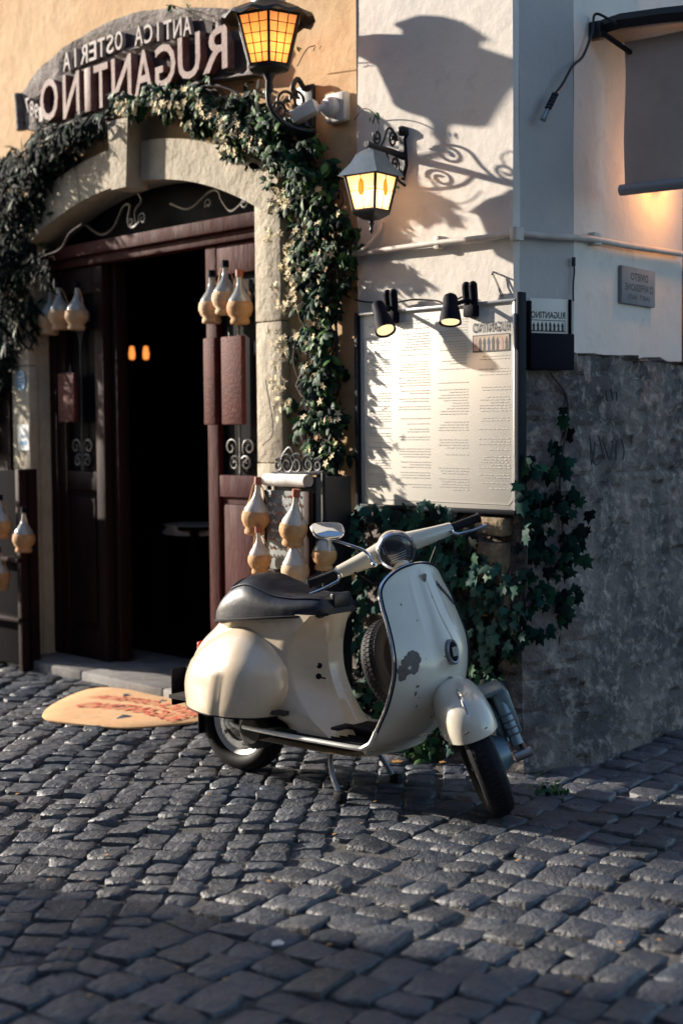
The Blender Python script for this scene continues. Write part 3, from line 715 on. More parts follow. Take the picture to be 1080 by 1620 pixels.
# tail light, mudflap, number plate
g = G(); g.box(-.236, -.20, -.028, .028, .455, .50, .012); g.build('tail_light', 'red_lens', sco)
g = G(); g.box(-.325, -.317, -.085, .085, .235, .385, .006); g.box(-.32, -.24, -.012, .012, .37, .385, .003); g.build('number_plate', 'black_plastic', sco)
g = G(); g.box(-.20, -.19, -.06, .06, .13, .29, .003); g.build('mudflap', 'black_rubber', sco)
# stand
g = G()
for s in (-1, 1):
    g.tube(crom([(.54, s*.06, .175), (.545, s*.115, .165), (.575, s*.150, .10), (.625, s*.165, .022)]), .0105, 8)
g.tube([(.54, -.07, .175), (.54, .07, .175)], .012, 8); st = g.build('stand', 'steel', sco)
for s in (-1, 1):
    g = G(); g.box(-.022, .022, -.016, .016, -.022, .022, .008, Matrix.Translation((.628, s*.168, .020))); g.build('rubber_foot', 'black_rubber', st)
g = G(); g.box(.28, .40, -.09, .09, .15, .185, .01); g.tube([(.25, -.12, .18), (.66, -.12, .178)], .008, 8); g.build('chassis_bar', 'engine_dark', sco)
# --- steered assembly
A0 = V((1.125, 0, .20)); A1 = V((.765, 0, .90)); axis = (A1-A0).normalized(); DEL = rad(-50)
ST = Matrix.Translation(A0) @ Matrix.Rotation(DEL, 4, axis) @ Matrix.Translation(-A0)
wheel(ST @ Matrix.Translation((1.145, 0, .203)) @ Matrix.Rotation(rad(90), 4, 'X'), 'front_wheel')
# fender
def fender():
    g = G(); rows = []; nu, nv = 40, 28
    cxF, czF = 1.10, .27
    for i in range(nv+1):
        ph = (pi/2)*i/nv; r = []
        for j in range(nu):
            th = 2*pi*j/nu
            c, s_ = cos(th), sin(th); e = .80
            ex = .205 if c > 0 else .19
            rr = max(cos(ph), 0)**.62
            x = cxF+ex*rr*(abs(c)**e)*(1 if c > 0 else -1); y = .096*rr*(abs(s_)**.78)*(1 if s_ > 0 else -1)
            zb = lin([.86, .98, 1.10, 1.22, 1.36], [.36, .34, .325, .335, .365], x)
            z = zb+(.495-.015-zb)*sin(ph)**.85-.30*max(0, x-1.16)**2-.10*max(0, 1.0-x)**2
            r.append((x, y, z))
        rows.append(r)
    g.grid(rows, True, False); g.grid([rows[0], [(1.10+(x-1.10)*.96, y*.93, z+.012) for x, y, z in rows[0]], [(1.10+(x-1.10)*.9, y*.88, z+.07) for x, y, z in rows[0]]], True)
    g.xf(ST); f = g.build('fender', 'cream_paint_shaded', sco, ang=60)
    g = G(); top = []
    P = [(1.15, .478), (1.19, .473), (1.23, .458), (1.262, .435), (1.285, .405)]
    c = crom([(x, 0, z) for x, z in P], 5)
    g.grid([[p+V((.0, 0, -.012)) for p in c], [p+V((.007, 0, .012)) * (1 if 2 < i < len(c)-2 else .4) for i, p in enumerate(c)]])
    rr = [.002+.0065*sin(pi*min(1, .1+i/(len(c)-1)))**.7 for i in range(len(c))]
    g.tube([p+V((.004, 0, .004)) for p in c], rr, 8, flat=.7); g.xf(ST); g.build('fender_crest', 'chrome', f)
    for k, (x, y, z, s) in enumerate(((1.300, -.03, .385, .010), (1.295, .035, .375, .008))):
        g = G(); g.box(-.001, .002, -s, s, -.002, .002, 0, ST @ Matrix.Translation((x, y, z))); g.build('scratch', 'bare_metal', f)
    return f
fender()
# fork arm and suspension on the far side
g = G(); g.tube(crom([(1.0, 0, .46), (1.03, .075, .40), (1.085, .105, .30), (1.11, .10, .22)]), [.022]*25, 10); g.lathe([(0, .1), (.05, .1), (.07, .06), (.075, .03), (0, .03)], 20, Matrix.Translation((1.145, 0, .203)) @ Matrix.Rotation(rad(-90), 4, 'X')); g.xf(ST); fk = g.build('fork', 'blue_steel', sco)
g = G(); g.tube([(1.09, .135, .40), (1.16, .135, .215)], [.022, .022], 12); g.xf(ST); g.build('shock_absorber', 'blue_steel', sco)
g = G()
for k in range(4): 
    t = .45+.12*k; g.lathe([(.022, -.004), (.027, 0), (.022, .004)], 12, ST @ Matrix.Translation(V((1.09, .135, .40)).lerp(V((1.16, .135, .215)), t)) @ Matrix.Rotation(rad(160), 4, 'Y'))
g.build('coil_spring', 'steel', sco)
g = G(); g.box(1.02, 1.125, .125, .172, .225, .405, .012); g.box(1.02, 1.12, .06, .16, .398, .415, .004); g.xf(ST); g.build('suspension_cover', 'blue_steel', sco)
g = G(); g.tube([(1.185, .11, .185), (1.185, .17, .185)], .018, 10); g.tube([(1.10, .15, .20), (1.19, .15, .19)], .013, 8); g.xf(ST); g.build('axle_link', 'steel', sco)
# headset
HX, HZ = .800, .925
Mx = lambda x, z: Matrix.Translation((x, 0, z)) @ Matrix.Rotation(rad(90+4), 4, 'Y')
g = G(); g.lathe([(.010, -.125), (.034, -.115), (.052, -.085), (.063, -.045), (.067, -.008), (.067, .0)], 32, Mx(HX, HZ))
g.tube([(.765, 0, .915), (.785, 0, .87), (.797, 0, .845)], [.042, .036, .034], 18)
for s in (-1, 1):
    rows = []
    for t in [i/14 for i in range(15)]:
        y = s*(.035+.185*t); x = .762-.030*t*t; z = .930-.022*t; a = .040*(1-t)+.0235*t; b = .044*(1-t)**1.2+.0225*(1-(1-t)**1.2)
        rows.append([(x+b*cos(2*pi*k/16), y, z+a*sin(2*pi*k/16)) for k in range(16)])
    g.grid(rows, True, True)
g.xf(ST); hs = g.build('handlebar_casing', 'cream_paint_shaded', sco, ang=60)
g = G(); g.lathe([(.062, -.008), (.073, -.006), (.0745, .004), (.069, .014), (.061, .011)], 40, Mx(HX, HZ)); g.xf(ST); hl = g.build('headlight', 'chrome', sco)
g = G()
for k in range(0, 1): g.lathe([(.0625, .006), (.055, .013), (.033, .020), (0, .023)], 32, Mx(HX, HZ))
g.xf(ST); g.build('headlight_lens', 'lens', hl)
g = G()
for k in range(11):
    y = -.045+.009*k; h = sqrt(max(0, .056**2-y*y)); g.tube([(HX+.0215-.3*(y*y+z*z)*8, y, HZ+z) for z in [.004+(h-.004)*q/4 for q in range(5)]], .0016, 4)
for k in range(5):
    z = -.008-.0085*k; h = sqrt(max(0, .045**2-z*z))*.75; g.tube([(HX+.0215-.3*(y*y+z*z)*8, y, HZ+z) for y in [-h+2*h*q/4 for q in range(5)]], .0018, 4)
g.xf(ST); g.build('lens_ribs', 'lens_rib', hl)
for s in (-1, 1):
    g = G(); p0 = V((.731, s*.222, .908)); p1 = V((.712, s*.338, .902)); q = [p0.lerp(p1, t) for t in (0, .04, .06, .12, .5, .9, .97, 1.0)]
    g.tube(q, [.012, .019, .0165, .0165, .0165, .0165, .020, .016], 14); g.xf(ST); g.build('grip', 'black_rubber', sco)
    g = G(); g.tube([(.755, s*.218, .898), (.785, s*.235, .892), (.780, s*.29, .884), (.768, s*.345, .880)], [.006, .006, .0055, .006], 8); g.lathe([(0, -.006), (.012, -.006), (.012, .006), (0, .006)], 10, Matrix.Translation((.752, s*.216, .903))); g.xf(ST); g.build('brake_lever', 'chrome', sco)
    g = G(); g.lathe([(.0205, -.005), (.022, 0), (.0205, .005)], 16, Matrix.Translation((.731, s*.222, .908)) @ Matrix.Rotation(rad(90), 4, 'X')); g.xf(ST); g.build('grip_collar', 'chrome', sco)
for s_, pth in ((-1, [(.76, -.17, .90), (.80, -.15, .84), (.80, -.08, .80), (.79, -.02, .80)]), (1, [(.76, .17, .90), (.81, .15, .83), (.80, .08, .79), (.79, .02, .79)])):
    g = G(); g.tube([(ST @ V(pth[0])), (ST @ V(pth[0])).lerp(V(pth[2]), .5)+V((0, 0, -.02)), V(pth[2]), V(pth[3])], .004, 6); g.build('control_cable', 'black_rubber', sco)
# mirror: arm from the near side of the headset
p_root = ST @ V((.755, -.085, .925))
def spx(px, py, d):  # point on the plane y=-d of the scooter
    sf = Frame(rc, SH); x, z = sf.at(px, py, d); return V((x, -d, z))
pa = spx(592, 893, .14); pb = spx(577, 872, .15); pc = spx(545, 860, .18); pd = spx(522, 853, .20)
g = G(); g.tube(crom([pa, pb, pc, pd], 6), .0052, 8); g.ball(pa, .012); g.ball(pd, .009); mr = g.build('mirror', 'chrome', sco)
mc = spx(519, 839, .21)
Mm = Matrix.Translation(mc) @ Matrix.Rotation(rad(-68)-SH+rad(90), 4, 'Z') @ Matrix.Rotation(rad(-52), 4, 'X')
def rrect(w, h, n=32, e=3.2, s=1):
    return [(s*w*(abs(cos(2*pi*k/n))**(2/e))*(1 if cos(2*pi*k/n) >= 0 else -1)*(1.0+.14*sin(2*pi*k/n)), s*h*(abs(sin(2*pi*k/n))**(2/e))*(1 if sin(2*pi*k/n) >= 0 else -1)) for k in range(n)]
g = G(); g.grid([[(x, y, z) for x, z in rrect(.062, .040, s=sc)] for sc, y in ((.97, -.004), (1, 0), (1.0, .006), (.9, .016), (.6, .024), (.1, .027))], True, True, Mm); g.build('mirror_shell', 'chrome', mr)
g = G(); g.grid([[(x, y, z) for x, z in rrect(.062, .040, s=sc)] for sc, y in ((.93, -.0045), (.5, -.006), (.02, -.0065))], True, True, Mm); g.build('mirror_glass', 'mirror', mr)

# ------------------------------------------------------------ carved sign over the arch
sx0, sz0 = F.at(200, 110, .07)
sign = on(F, 'restaurant_sign', sx0, sz0, 'carved curved wooden sign with raised restaurant name above the arch', 'sign')
def S2(px, py, d=.07): x, z = F.at(px, py, d); return (x-sx0, z-sz0)
top = [(33, 152), (60, 112), (95, 82), (135, 55), (175, 34), (215, 20), (260, 14), (310, 12), (360, 14), (400, 20)]
bot = [(36, 205), (75, 206), (110, 196), (150, 184), (190, 168), (235, 152), (280, 140), (330, 128), (400, 118)]
tp = crom([V((*S2(*p), 0)) for p in top], 4); bt = crom([V((*S2(*p), 0)) for p in bot], 4)
def resamp(P, n):
    L = [0]
    for a, b in zip(P, P[1:]): L.append(L[-1]+(b-a).length)
    return [V((lin(L, [p.x for p in P], L[-1]*i/n), lin(L, [p.y for p in P], L[-1]*i/n), 0)) for i in range(n+1)]
nT = 60; tp = resamp(tp, nT); bt = resamp(bt, nT); g = G(); rows = []
for j in range(13):
    t = j/12; r = []
    for i in range(nT+1):
        p = bt[i].lerp(tp[i], t); rim = (j < 1 or i < 1 or i > nT-1)
        y = -.075-.012*nz3((p.x*2, p.y*5, 0), 3.0)-.008*nz3((p.x, p.y*3, 4), 14)
        if .06 < t < .52 and 5 < i < nT-1: y += .030
        if .60 < t < .84 and 13 < i < nT-8: y += .022
        r.append((p.x, y, p.y))
    rows.append(r)
g.grid(rows)
bd = [r[0] for r in rows][::-1]+rows[0]+[r[-1] for r in rows]+rows[-1][::-1]
g.grid([bd, [(x, .0, z) for x, y, z in bd]])
g.build('sign_board', 'carved_wood', sign, ang=50)
# dark recess panels behind the letters
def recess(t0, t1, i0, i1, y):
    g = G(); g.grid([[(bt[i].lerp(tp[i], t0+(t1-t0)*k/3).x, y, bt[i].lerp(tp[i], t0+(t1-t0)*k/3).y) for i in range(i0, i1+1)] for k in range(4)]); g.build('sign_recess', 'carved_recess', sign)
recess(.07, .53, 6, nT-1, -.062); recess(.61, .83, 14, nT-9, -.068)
for chn, x0, x1, y0, y1 in (('O', 70, 98, 125, 192), ('N', 106, 132, 116, 186), ('I', 139, 151, 108, 178), ('T', 155, 177, 102, 172), ('N', 183, 214, 90, 160), ('A', 219, 248, 80, 152), ('G', 252, 284, 70, 138), ('U', 288, 323, 56, 126), ('R', 327, 366, 46, 114)):
    a = S2(x0, (y0+y1)/2, .08); b = S2(x1, (y0+y1)/2, .08); t_ = S2((x0+x1)/2, y0, .08); u_ = S2((x0+x1)/2, y1, .08)
    g = G()
    if chn == 'I': g.box(a[0]+.006, b[0]-.006, -.105, -.06, u_[1], t_[1], .004)
    else: fit_text(g, chn, a[0], b[0], u_[1], t_[1], -.083, .022, offset=.012)
    g.build('letter', 'letter_red', sign, ang=30)
def smalls(word, p0, p1, h, mt, th=.008):
    n = len(word); w = 1/n
    for i, chn in enumerate(word):
        t0 = (i+.06)/n; t1 = (i+.90)/n; xa = p0[0]+(p1[0]-p0[0])*t1; xb = p0[0]+(p1[0]-p0[0])*t0; ym = p0[1]+(p1[1]-p0[1])*(t0+t1)/2
        a = S2(xa, ym, .09); b = S2(xb, ym, .09); t_ = S2((xa+xb)/2, ym-h/2, .09); u_ = S2((xa+xb)/2, ym+h/2, .09); g = G()
        if chn in 'Il': g.box((a[0]+b[0])/2-.007, (a[0]+b[0])/2+.007, -.10, -.06, u_[1], t_[1])
        else: fit_text(g, chn, a[0], b[0], u_[1], t_[1], -.088, .012, offset=.01)
        g.build('letter', mt, sign, ang=30)
smalls('ANTICA', (306, 40), (214, 58), 30, 'letter_pale'); smalls('OSTERIA', (197, 62), (101, 100), 30, 'letter_pale'); smalls('1987', (71, 183), (42, 165), 24, 'letter_pale'); smalls('DAL', (74, 140), (60, 147), 12, 'letter_red')
g = G(); e0 = S2(33, 150); e1 = S2(37, 206); g.tube([(e0[0], -.08, e0[1]), ((e0[0]+e1[0])/2, -.085, (e0[1]+e1[1])/2), (e1[0], -.08, e1[1])], [.03, .024, .03], 12); g.build('sign_scroll_end', 'carved_wood', sign)

# ------------------------------------------------------------ lanterns
def scroll_tube(g, pts, r=.006, n=7): g.tube(crom(pts, 6), r, n)
def lantern_body(root, cx, cy, z0, z1, r0, r1, n, roofz, roofr, glass, rot=0, grid=None, drops=False):
    """tapered glazed lantern: r0 bottom radius, r1 top radius, z0..z1 glass"""
    cor = lambda r, z, k: V((cx+r*cos(rot+2*pi*k/n), cy+r*sin(rot+2*pi*k/n), z))
    fm = G()
    for k in range(n):
        fm.tube([cor(r0, z0, k), cor(r1, z1, k)], .0065, 6); fm.tube([cor(r0, z0, k), cor(r0, z0, k+1)], .0065, 6); fm.tube([cor(r1, z1, k), cor(r1, z1, k+1)], .0065, 6)
    fm.build('lantern_frame', 'iron', root)
    for k in range(n):
        g = G(); s = .965; g.add([cor(r0*s, z0, k), cor(r0*s, z0, k+1), cor(r1*s, z1, k+1), cor(r1*s, z1, k)], [(0, 1, 2, 3)]); p = g.build('glass_pane', glass, root, smooth=False)
        if grid:
            b = G(); nx, nz2 = grid
            for i in range(1, nx): t = i/nx; b.tube([cor(r0, z0, k).lerp(cor(r0, z0, k+1), t), cor(r1, z1, k).lerp(cor(r1, z1, k+1), t)], .0022, 4)
            for j in range(1, nz2): t = j/nz2; b.tube([cor(r0, z0, k).lerp(cor(r1, z1, k), t), cor(r0, z0, k+1).lerp(cor(r1, z1, k+1), t)], .0022, 4)
            b.build('glazing_bars', 'iron', p)
        if drops:
            a = (cor(r0, z0, k).lerp(cor(r0, z0, k+1), .5)).lerp(cor(r1, z1, k).lerp(cor(r1, z1, k+1), .5), .62); nrm = (a-V((cx, cy, a.z))).normalized(); t_ = V((-nrm.y, nrm.x, 0))
            g = G(); g.add([a+nrm*.006]+[a+nrm*.004+t_*.017*cos(2*pi*q/16)+V((0, 0, .034*sin(2*pi*q/16))) for q in range(16)], [(0, 1+q, 1+(q+1) % 16) for q in range(16)]); g.build('amber_drop', 'amber_drop', p)
            g = G(); e0 = cor(r0, z0, k).lerp(cor(r1, z1, k), .55); e1 = cor(r0, z0, k+1).lerp(cor(r1, z1, k+1), .55); g.tube([e0, e1], .0018, 4); m0 = cor(r0, z0, k).lerp(cor(r0, z0, k+1), .5); m1 = cor(r1, z1, k).lerp(cor(r1, z1, k+1), .5)
            g.tube([m0, m0.lerp(m1, .45)], .0018, 4); g.tube([m0.lerp(m1, .8), m1], .0018, 4); g.build('glazing_bars', 'iron', p)
    g = G(); g.ball((cx, cy, (z0+z1)/2-.02), .024, 12, (1, 1, 1.4)); g.build('bulb', 'bulb', root)
# large lantern on a scroll bracket (upper left)
lx, lz = F.at(487, 150, 0)
L1 = on(F, 'wall_lantern', lx, lz, 'large amber glass lantern with a grid of bars on a scrolled bracket by the sign', 'lantern')
cen = F.pt(425, 60, .30); c = V((cen.x-lx, -.30, cen.z-lz))
def L1p(px, py, d): p = F.pt(px, py, d); return V((p.x-lx, -d, p.z-lz))
zb = L1p(425, 106, .30).z; zt = L1p(425, 30, .30).z
lantern_body(L1, c.x, c.y, zb, zt, .092, .150, 6, 0, 0, 'amber_glass', rot=rad(20), grid=(3, 5))
g = G(); rows = []
for r, z, wv in ((.205, zt-.012, .010), (.198, zt+.004, .006), (.13, zt+.042, 0), (.075, zt+.062, 0)): rows.append([(c.x+r*cos(2*pi*k/48), c.y+r*sin(2*pi*k/48), z+wv*cos(12*2*pi*k/48)) for k in range(48)])
g.grid(rows, True, False); g.build('lantern_roof', 'iron', L1, ang=30)
g = G(); g.lathe([(.075, zt+.06), (.075, zt+.11), (.09, zt+.115), (.05, zt+.16), (.0, zt+.18)], 20, Matrix.Translation((c.x, c.y, 0))); g.build('chimney_cap', 'roof_lead', L1)
g = G(); g.lathe([(.092, zb), (.085, zb-.014), (.03, zb-.03), (.016, zb-.06), (.018, zb-.10), (.008, zb-.12)], 16, Matrix.Translation((c.x, c.y, 0)))
w0 = L1p(487, 115, .0); w1 = L1p(505, 185, .0)
scroll_tube(g, [(c.x, c.y, zb-.02), (c.x, c.y, zb-.16), (c.x+.02, c.y+.08, zb-.24), (c.x+.06, c.y+.2, zb-.26), (0.02, -.02, zb-.20), (0, -.01, zb-.06)], .012)
for (a_, b_, rr, t_) in ((-.16, zb-.13, .065, 1.5), (-.08, zb-.10, .045, 1.4), (-.22, zb-.17, .04, 1.4)):
    g.tube([(c.x+(.0-c.x)*(1-(-a_)/.30)*1.0, a_+q[0], q[2]) for q in spiral((0, b_), .01, rr, rad(40), t_, 30)], .007, 6)
g.build('bracket', 'iron', L1)
g = G(); g.box(-.055, .055, -.022, .0, -.26, .04, .008); g.tube(crom([(0, -.02, .02), (0, -.06, .06), (0, -.09, .02), (0, -.07, -.02)]), .012, 8); g.build('wall_plate', 'iron', L1)
pl = bpy.data.lights.new('lantern_light', 'POINT'); pl.energy = .9; pl.color = (1, .55, .2); pl.shadow_soft_size = .03; po = bpy.data.objects.new('lantern_light', pl); col.objects.link(po); po.parent = L1; po.location = (c.x, c.y, (zb+zt)/2)
# small lantern hanging from its bracket on the white pier
lx2, lz2 = F.at(640, 232, .03)
L2 = on(F, 'wall_lantern', lx2, lz2, 'small four sided lantern with amber ovals under a scrolled arm on the white pier', 'lantern')
def L2p(px, py, d): p = F.pt(px, py, d); return V((p.x-lx2, -d, p.z-lz2))
D2 = .26; c = L2p(587, 300, D2); zb = L2p(587, 334, D2).z; zt = L2p(587, 278, D2).z
lantern_body(L2, c.x, c.y, zb, zt, .072, .108, 4, 0, 0, 'milk_glass', rot=rad(47.1-90+8), drops=True)
g = G(); rot = rad(47.1-90+8); rows = []
zr = L2p(587, 236, D2).z
for r, z in ((.138, zt-.004), (.130, zt+.006), (.085, zt+.05), (.062, zt+.085), (.045, zr-.01), (.018, zr), (.0, zr+.004)): rows.append([(c.x+r*cos(rot+2*pi*k/4), c.y+r*sin(rot+2*pi*k/4), z) for k in range(4)])
g.grid(rows, True, False); g.build('lantern_roof', 'roof_lead', L2, ang=20)
g = G()
rows = [[(c.x+r*cos(rot+2*pi*k/4), c.y+r*sin(rot+2*pi*k/4), z) for k in range(4)] for r, z in ((.080, zb+.002), (.074, zb-.014), (.035, zb-.035), (.006, zb-.04))]; g.grid(rows, True, False)
g.lathe([(.006, zb-.035), (.012, zb-.05), (.006, zb-.065), (.010, zb-.078), (.0, zb-.095)], 10, Matrix.Translation((c.x, c.y, 0))); g.build('lantern_base', 'iron', L2)
g = G(); zA = zr+.012
g.tube([(0, -.03, zA-.012), (c.x*.5, c.y*.5, zA-.002), (c.x, c.y, zA+.004), (c.x*1.12, c.y*1.12, zA+.006)], [.016, .014, .012, .014], 8); g.tube([(c.x, c.y, zA), (c.x, c.y, zr-.02)], .009, 8)
def dirp(t, z): return (c.x*t, -.03+(c.y+.03)*t, z)
for t0, z0_, rr, tn, a0 in ((.82, zA+.045, .034, 1.5, 200), (.36, zA+.048, .036, 1.5, -20)):
    g.tube([dirp(t0+q[0]/.30, q[2]) for q in spiral((0, z0_), .007, rr, rad(a0), tn, 28)], .0055, 6)
scroll_tube(g, [dirp(.72, zA+.01), dirp(.62, zA+.04), dirp(.52, zA+.085), dirp(.38, zA+.09), dirp(.22, zA+.05)], .0055)
scroll_tube(g, [dirp(.80, zA+.07), dirp(.78, zA+.10), dirp(.86, zA+.13), dirp(.95, zA+.10)], .003)
for t0, z0_, rr, a0 in ((.30, zA-.055, .035, 60),): g.tube([dirp(t0+q[0]/.30, q[2]) for q in spiral((0, z0_), .007, rr, rad(a0), 1.4, 28)], .0055, 6)
scroll_tube(g, [dirp(.55, zA-.01), dirp(.45, zA-.06), dirp(.22, zA-.11), dirp(.0, zA-.13)], .006)
g.build('bracket', 'iron', L2)
g = G(); P = [(0, .085), (-.022, .075), (-.026, .045), (-.012, .03), (-.02, -.08), (0, -.14), (.02, -.08), (.012, .03), (.026, .045), (.022, .075)]; g.prism([(x, z) for x, z in P], -.052, -.03); g.ball((0, -.048, .062), .022); g.build('wall_plate', 'iron', L2)
pl = bpy.data.lights.new('lantern_light', 'POINT'); pl.energy = 1.0; pl.color = (1, .58, .24); pl.shadow_soft_size = .03; po = bpy.data.objects.new('lantern_light', pl); col.objects.link(po); po.parent = L2; po.location = (c.x, c.y, (zb+zt)/2)

# ------------------------------------------------------------ security camera
x, z = F.at(540, 172, 0); sc = on(F, 'security_camera', x, z, 'white plastic security lamp with a jointed head between the two lanterns', 'camera')
g = G(); g.box(-.062, .062, -.045, 0, -.065, .065, .012); g.lathe([(.046, 0), (.044, .03), (.03, .045), (0, .048)], 20, Matrix.Translation((-.01, -.045, 0)) @ Matrix.Rotation(rad(90), 4, 'X')); g.build('mount_box', 'white_plastic', sc)
g = G(); g.tube([(-.01, -.08, 0), (-.05, -.12, -.01)], .014, 10); g.build('joint', 'white_plastic', sc)
g = G(); g.box(-.062, .062, -.03, .03, -.03, .03, .008, Matrix.Translation((-.085, -.14, -.02)) @ Matrix.Rotation(rad(25), 4, 'Z') @ Matrix.Rotation(rad(-22), 4, 'Y')); g.build('head', 'white_plastic', sc)

# ------------------------------------------------------------ menu board
bx0, bz0 = F.at(695, 650, .075)
mb = on(F, 'menu_board', bx0, bz0, 'large framed white menu board printed with lines of dishes on the pier', 'menu board')
def B2(px, py, d=.075): x, z = F.at(px, py, d); return (x-bx0, z-bz0)
tl, tr, bl, br = B2(566, 497), B2(811, 479), B2(571, 795), B2(820, 810)
X0 = (tl[0]+bl[0])/2; X1 = (tr[0]+br[0])/2; Z1 = (tl[1]+tr[1])/2; Z0 = (bl[1]+br[1])/2
g = G(); g.box(X0, X1, -.068, -.034, Z0, Z1, .002); g.build('menu_sheet', 'paper', mb)
g = G(); 
g.box(X0-.022, X0, -.085, -.03, Z0-.018, Z1+.012, .004); g.box(X1, X1+.017, -.078, -.03, Z0-.018, Z1+.035, .004); g.box(X0, X1, -.082, -.03, Z0-.018, Z0, .003); g.build('frame', 'board_frame', mb)
g = G(); g.box(X0, X1, -.080, -.069, Z1-.001, Z1+.010, .002); g.box(X1-.012, X1-.001, -.078, -.0685, Z0, Z1-.002, .002); g.build('frame_trim', 'alu_edge', mb)
W, Hh = X1-X0, Z1-Z0; rs = random.Random(5); g = G(); yp = -.0695
def bar(x0, x1, z, h=.0034): g.add([(x0, yp, z-h/2), (x1, yp, z-h/2), (x1, yp, z+h/2), (x0, yp, z+h/2)], [(0, 1, 2, 3)])
cols_ = [(.04, .21), (.26, .47), (.52, .71), (.77, .96)]
for ci, (a, b) in enumerate(cols_):
    z = .95 if ci < 3 else .78
    while z > .09:
        if rs.random() < .80:
            x = X0+W*a; end = X0+W*(b-(rs.random()**2)*(b-a)*.5)
            xx = end if ci % 2 else x
            L0 = X0+W*b-(end-x); cur = L0
            while cur < X0+W*b-.006:
                w = rs.uniform(.008, .026); bar(cur, min(cur+w, X0+W*b), Z0+Hh*z, .0042 if rs.random() < .1 else .0032); cur += w+.0045
        z -= .0135 if rs.random() < .86 else .034
g.build('printed_lines', 'print', mb, smooth=False)
g = G(); i0 = .022
P = [(X0+i0+.02, Z0+i0), (X1-i0-.02, Z0+i0), (X1-i0, Z0+i0+.02), (X1-i0, Z1-i0), ] 
for a, b in (((X0+i0+.02, Z0+i0), (X1-i0-.02, Z0+i0)), ((X1-i0-.02, Z0+i0), (X1-i0, Z0+i0+.02)), ((X1-i0, Z0+i0+.02), (X1-i0, Z1-.3)), ((X0+i0+.02, Z0+i0), (X0+i0, Z0+i0+.02)), ((X0+i0, Z0+i0+.02), (X0+i0, Z1-.1))):
    g.tube([(a[0], yp, a[1]), (b[0], yp, b[1])], .0012, 4)
g.build('border_line', 'print', mb)
def logo(root, x0, x1, z0, z1, y, small=False):
    """name over a band of strolling figures, print only"""
    g = G(); fit_text(g, 'RUGANTINO', x0, x1, z0+(z1-z0)*.66, z1, y-.0006, offset=.015); g.build('printed_name', 'ink', root, smooth=False)
    h = (z1-z0)*.58; g = G(); g.add([(x0, y-.0004, z0), (x1, y-.0004, z0), (x1, y-.0004, z0+h), (x0, y-.0004, z0+h)], [(0, 1, 2, 3)]); g.build('printed_picture', 'picture_tan' if not small else 'paper', root, smooth=False)
    g = G(); w = x1-x0; t = w*.018
    for a in ((x0, x1, z0, z0+t*1.6), (x0, x1, z0+h-t, z0+h), (x0, x0+t, z0, z0+h), (x1-t, x1, z0, z0+h)): g.add([(a[0], y-.0008, a[2]), (a[1], y-.0008, a[2]), (a[1], y-.0008, a[3]), (a[0], y-.0008, a[3])], [(0, 1, 2, 3)])
    r2 = random.Random(3)
    for k in range(8):
        cx = x0+w*(.08+.12*k); hh = h*r2.uniform(.70, .82); s = w*.042; g.mi = 0 if (small or k % 3) else (1 if k != 3 else 2)
        b = z0+h*.08; P = [(-.9, 0), (.9, 0), (.75, .45), (1.0, .55), (.6, .80), (.25, .84), (.32, .93), (0, 1), (-.32, .93), (-.25, .84), (-.7, .8), (-.95, .5), (-.6, .42)]
        g.add([(cx+px*s*r2.uniform(.8, 1.15), y-.0010, b+pz*hh) for px, pz in P], [tuple(range(len(P)))])
    g.mi = 0; g.build('printed_figures', ['ink', 'pink_print', 'blue_print'], root, smooth=False)
a = B2(746, 556); b = B2(804, 556); t_ = B2(775, 509); u_ = B2(775, 556)
logo(mb, a[0], b[0], u_[1], t_[1], yp)
# clamp spotlights
def spot(px, py, hx, hy, lab, aim):
    x, z = F.at(px, py, .08); t = on(F, 'clamp_spotlight', x, z, lab, 'spotlight', 'black clamp spotlights above the menu board'); 
    def Lp(px_, py_, d): p = F.pt(px_, py_, d); return V((p.x-x, -d, p.z-z))
    g = G()
    for s in (-.018, .018): g.tube([(s, -.09, .05), (s, -.085, .0), (s*.8, -.08, -.05)], [.018, .017, .014], 10); g.ball((s, -.09, .055), .018)
    g.box(-.03, .03, -.10, -.06, -.07, -.02, .008); g.build('clamp', 'black_plastic', t)
    h0 = Lp(hx-4, hy-22, .17); h1 = Lp(hx+aim, hy+24, .20); d = (h1-h0); g = G()
    q = [h0+d*s for s in (0, .06, .15, .45, .55, .8, 1.0)]; g.tube(q, [.012, .024, .029, .030, .036, .042, .045], 18, cap=False); g.build('lamp_head', 'black_plastic', t)
    g = G(); g.tube([h0+d*.93, h0+d*.96], [.036, .036], 16); g.build('reflector', 'reflector', t)
    g = G(); g.tube([(0, -.09, 0), (h0+d*.4)], .009, 8); g.build('arm', 'black_plastic', t)
    l = bpy.data.lights.new('spot_light', 'SPOT'); l.energy = .9; l.color = (1, .66, .38); l.spot_size = rad(95); l.spot_blend = .8; l.shadow_soft_size = .02
    o = bpy.data.objects.new('spot_light', l); col.objects.link(o); o.parent = t; o.location = h0+d*1.03
    dd = (d.normalized()+V((.15, .55, -.3))).normalized(); o.rotation_euler = (-dd).to_track_quat('Z', 'Y').to_euler()
spot(620, 485, 600, 500, 'black clamp spotlight at the left end of the menu board tilted to the right', 10)
spot(745, 474, 716, 487, 'black clamp spotlight near the middle of the menu board hanging straight down', -4)
g = G(); pts = [F.pt(p[0], p[1], .05) for p in ((630, 478), (655, 474), (690, 476), (705, 480), (735, 468))]; g.tube(crom(pts, 6), .004, 6); g.tube(crom([F.pt(p[0], p[1], .05) for p in ((752, 485), (775, 488), (800, 482), (808, 492))], 6), .004, 6)
g.tube(crom([F.pt(p[0], p[1], .05) for p in ((560, 474), (580, 478), (598, 478))], 6), .004, 6)
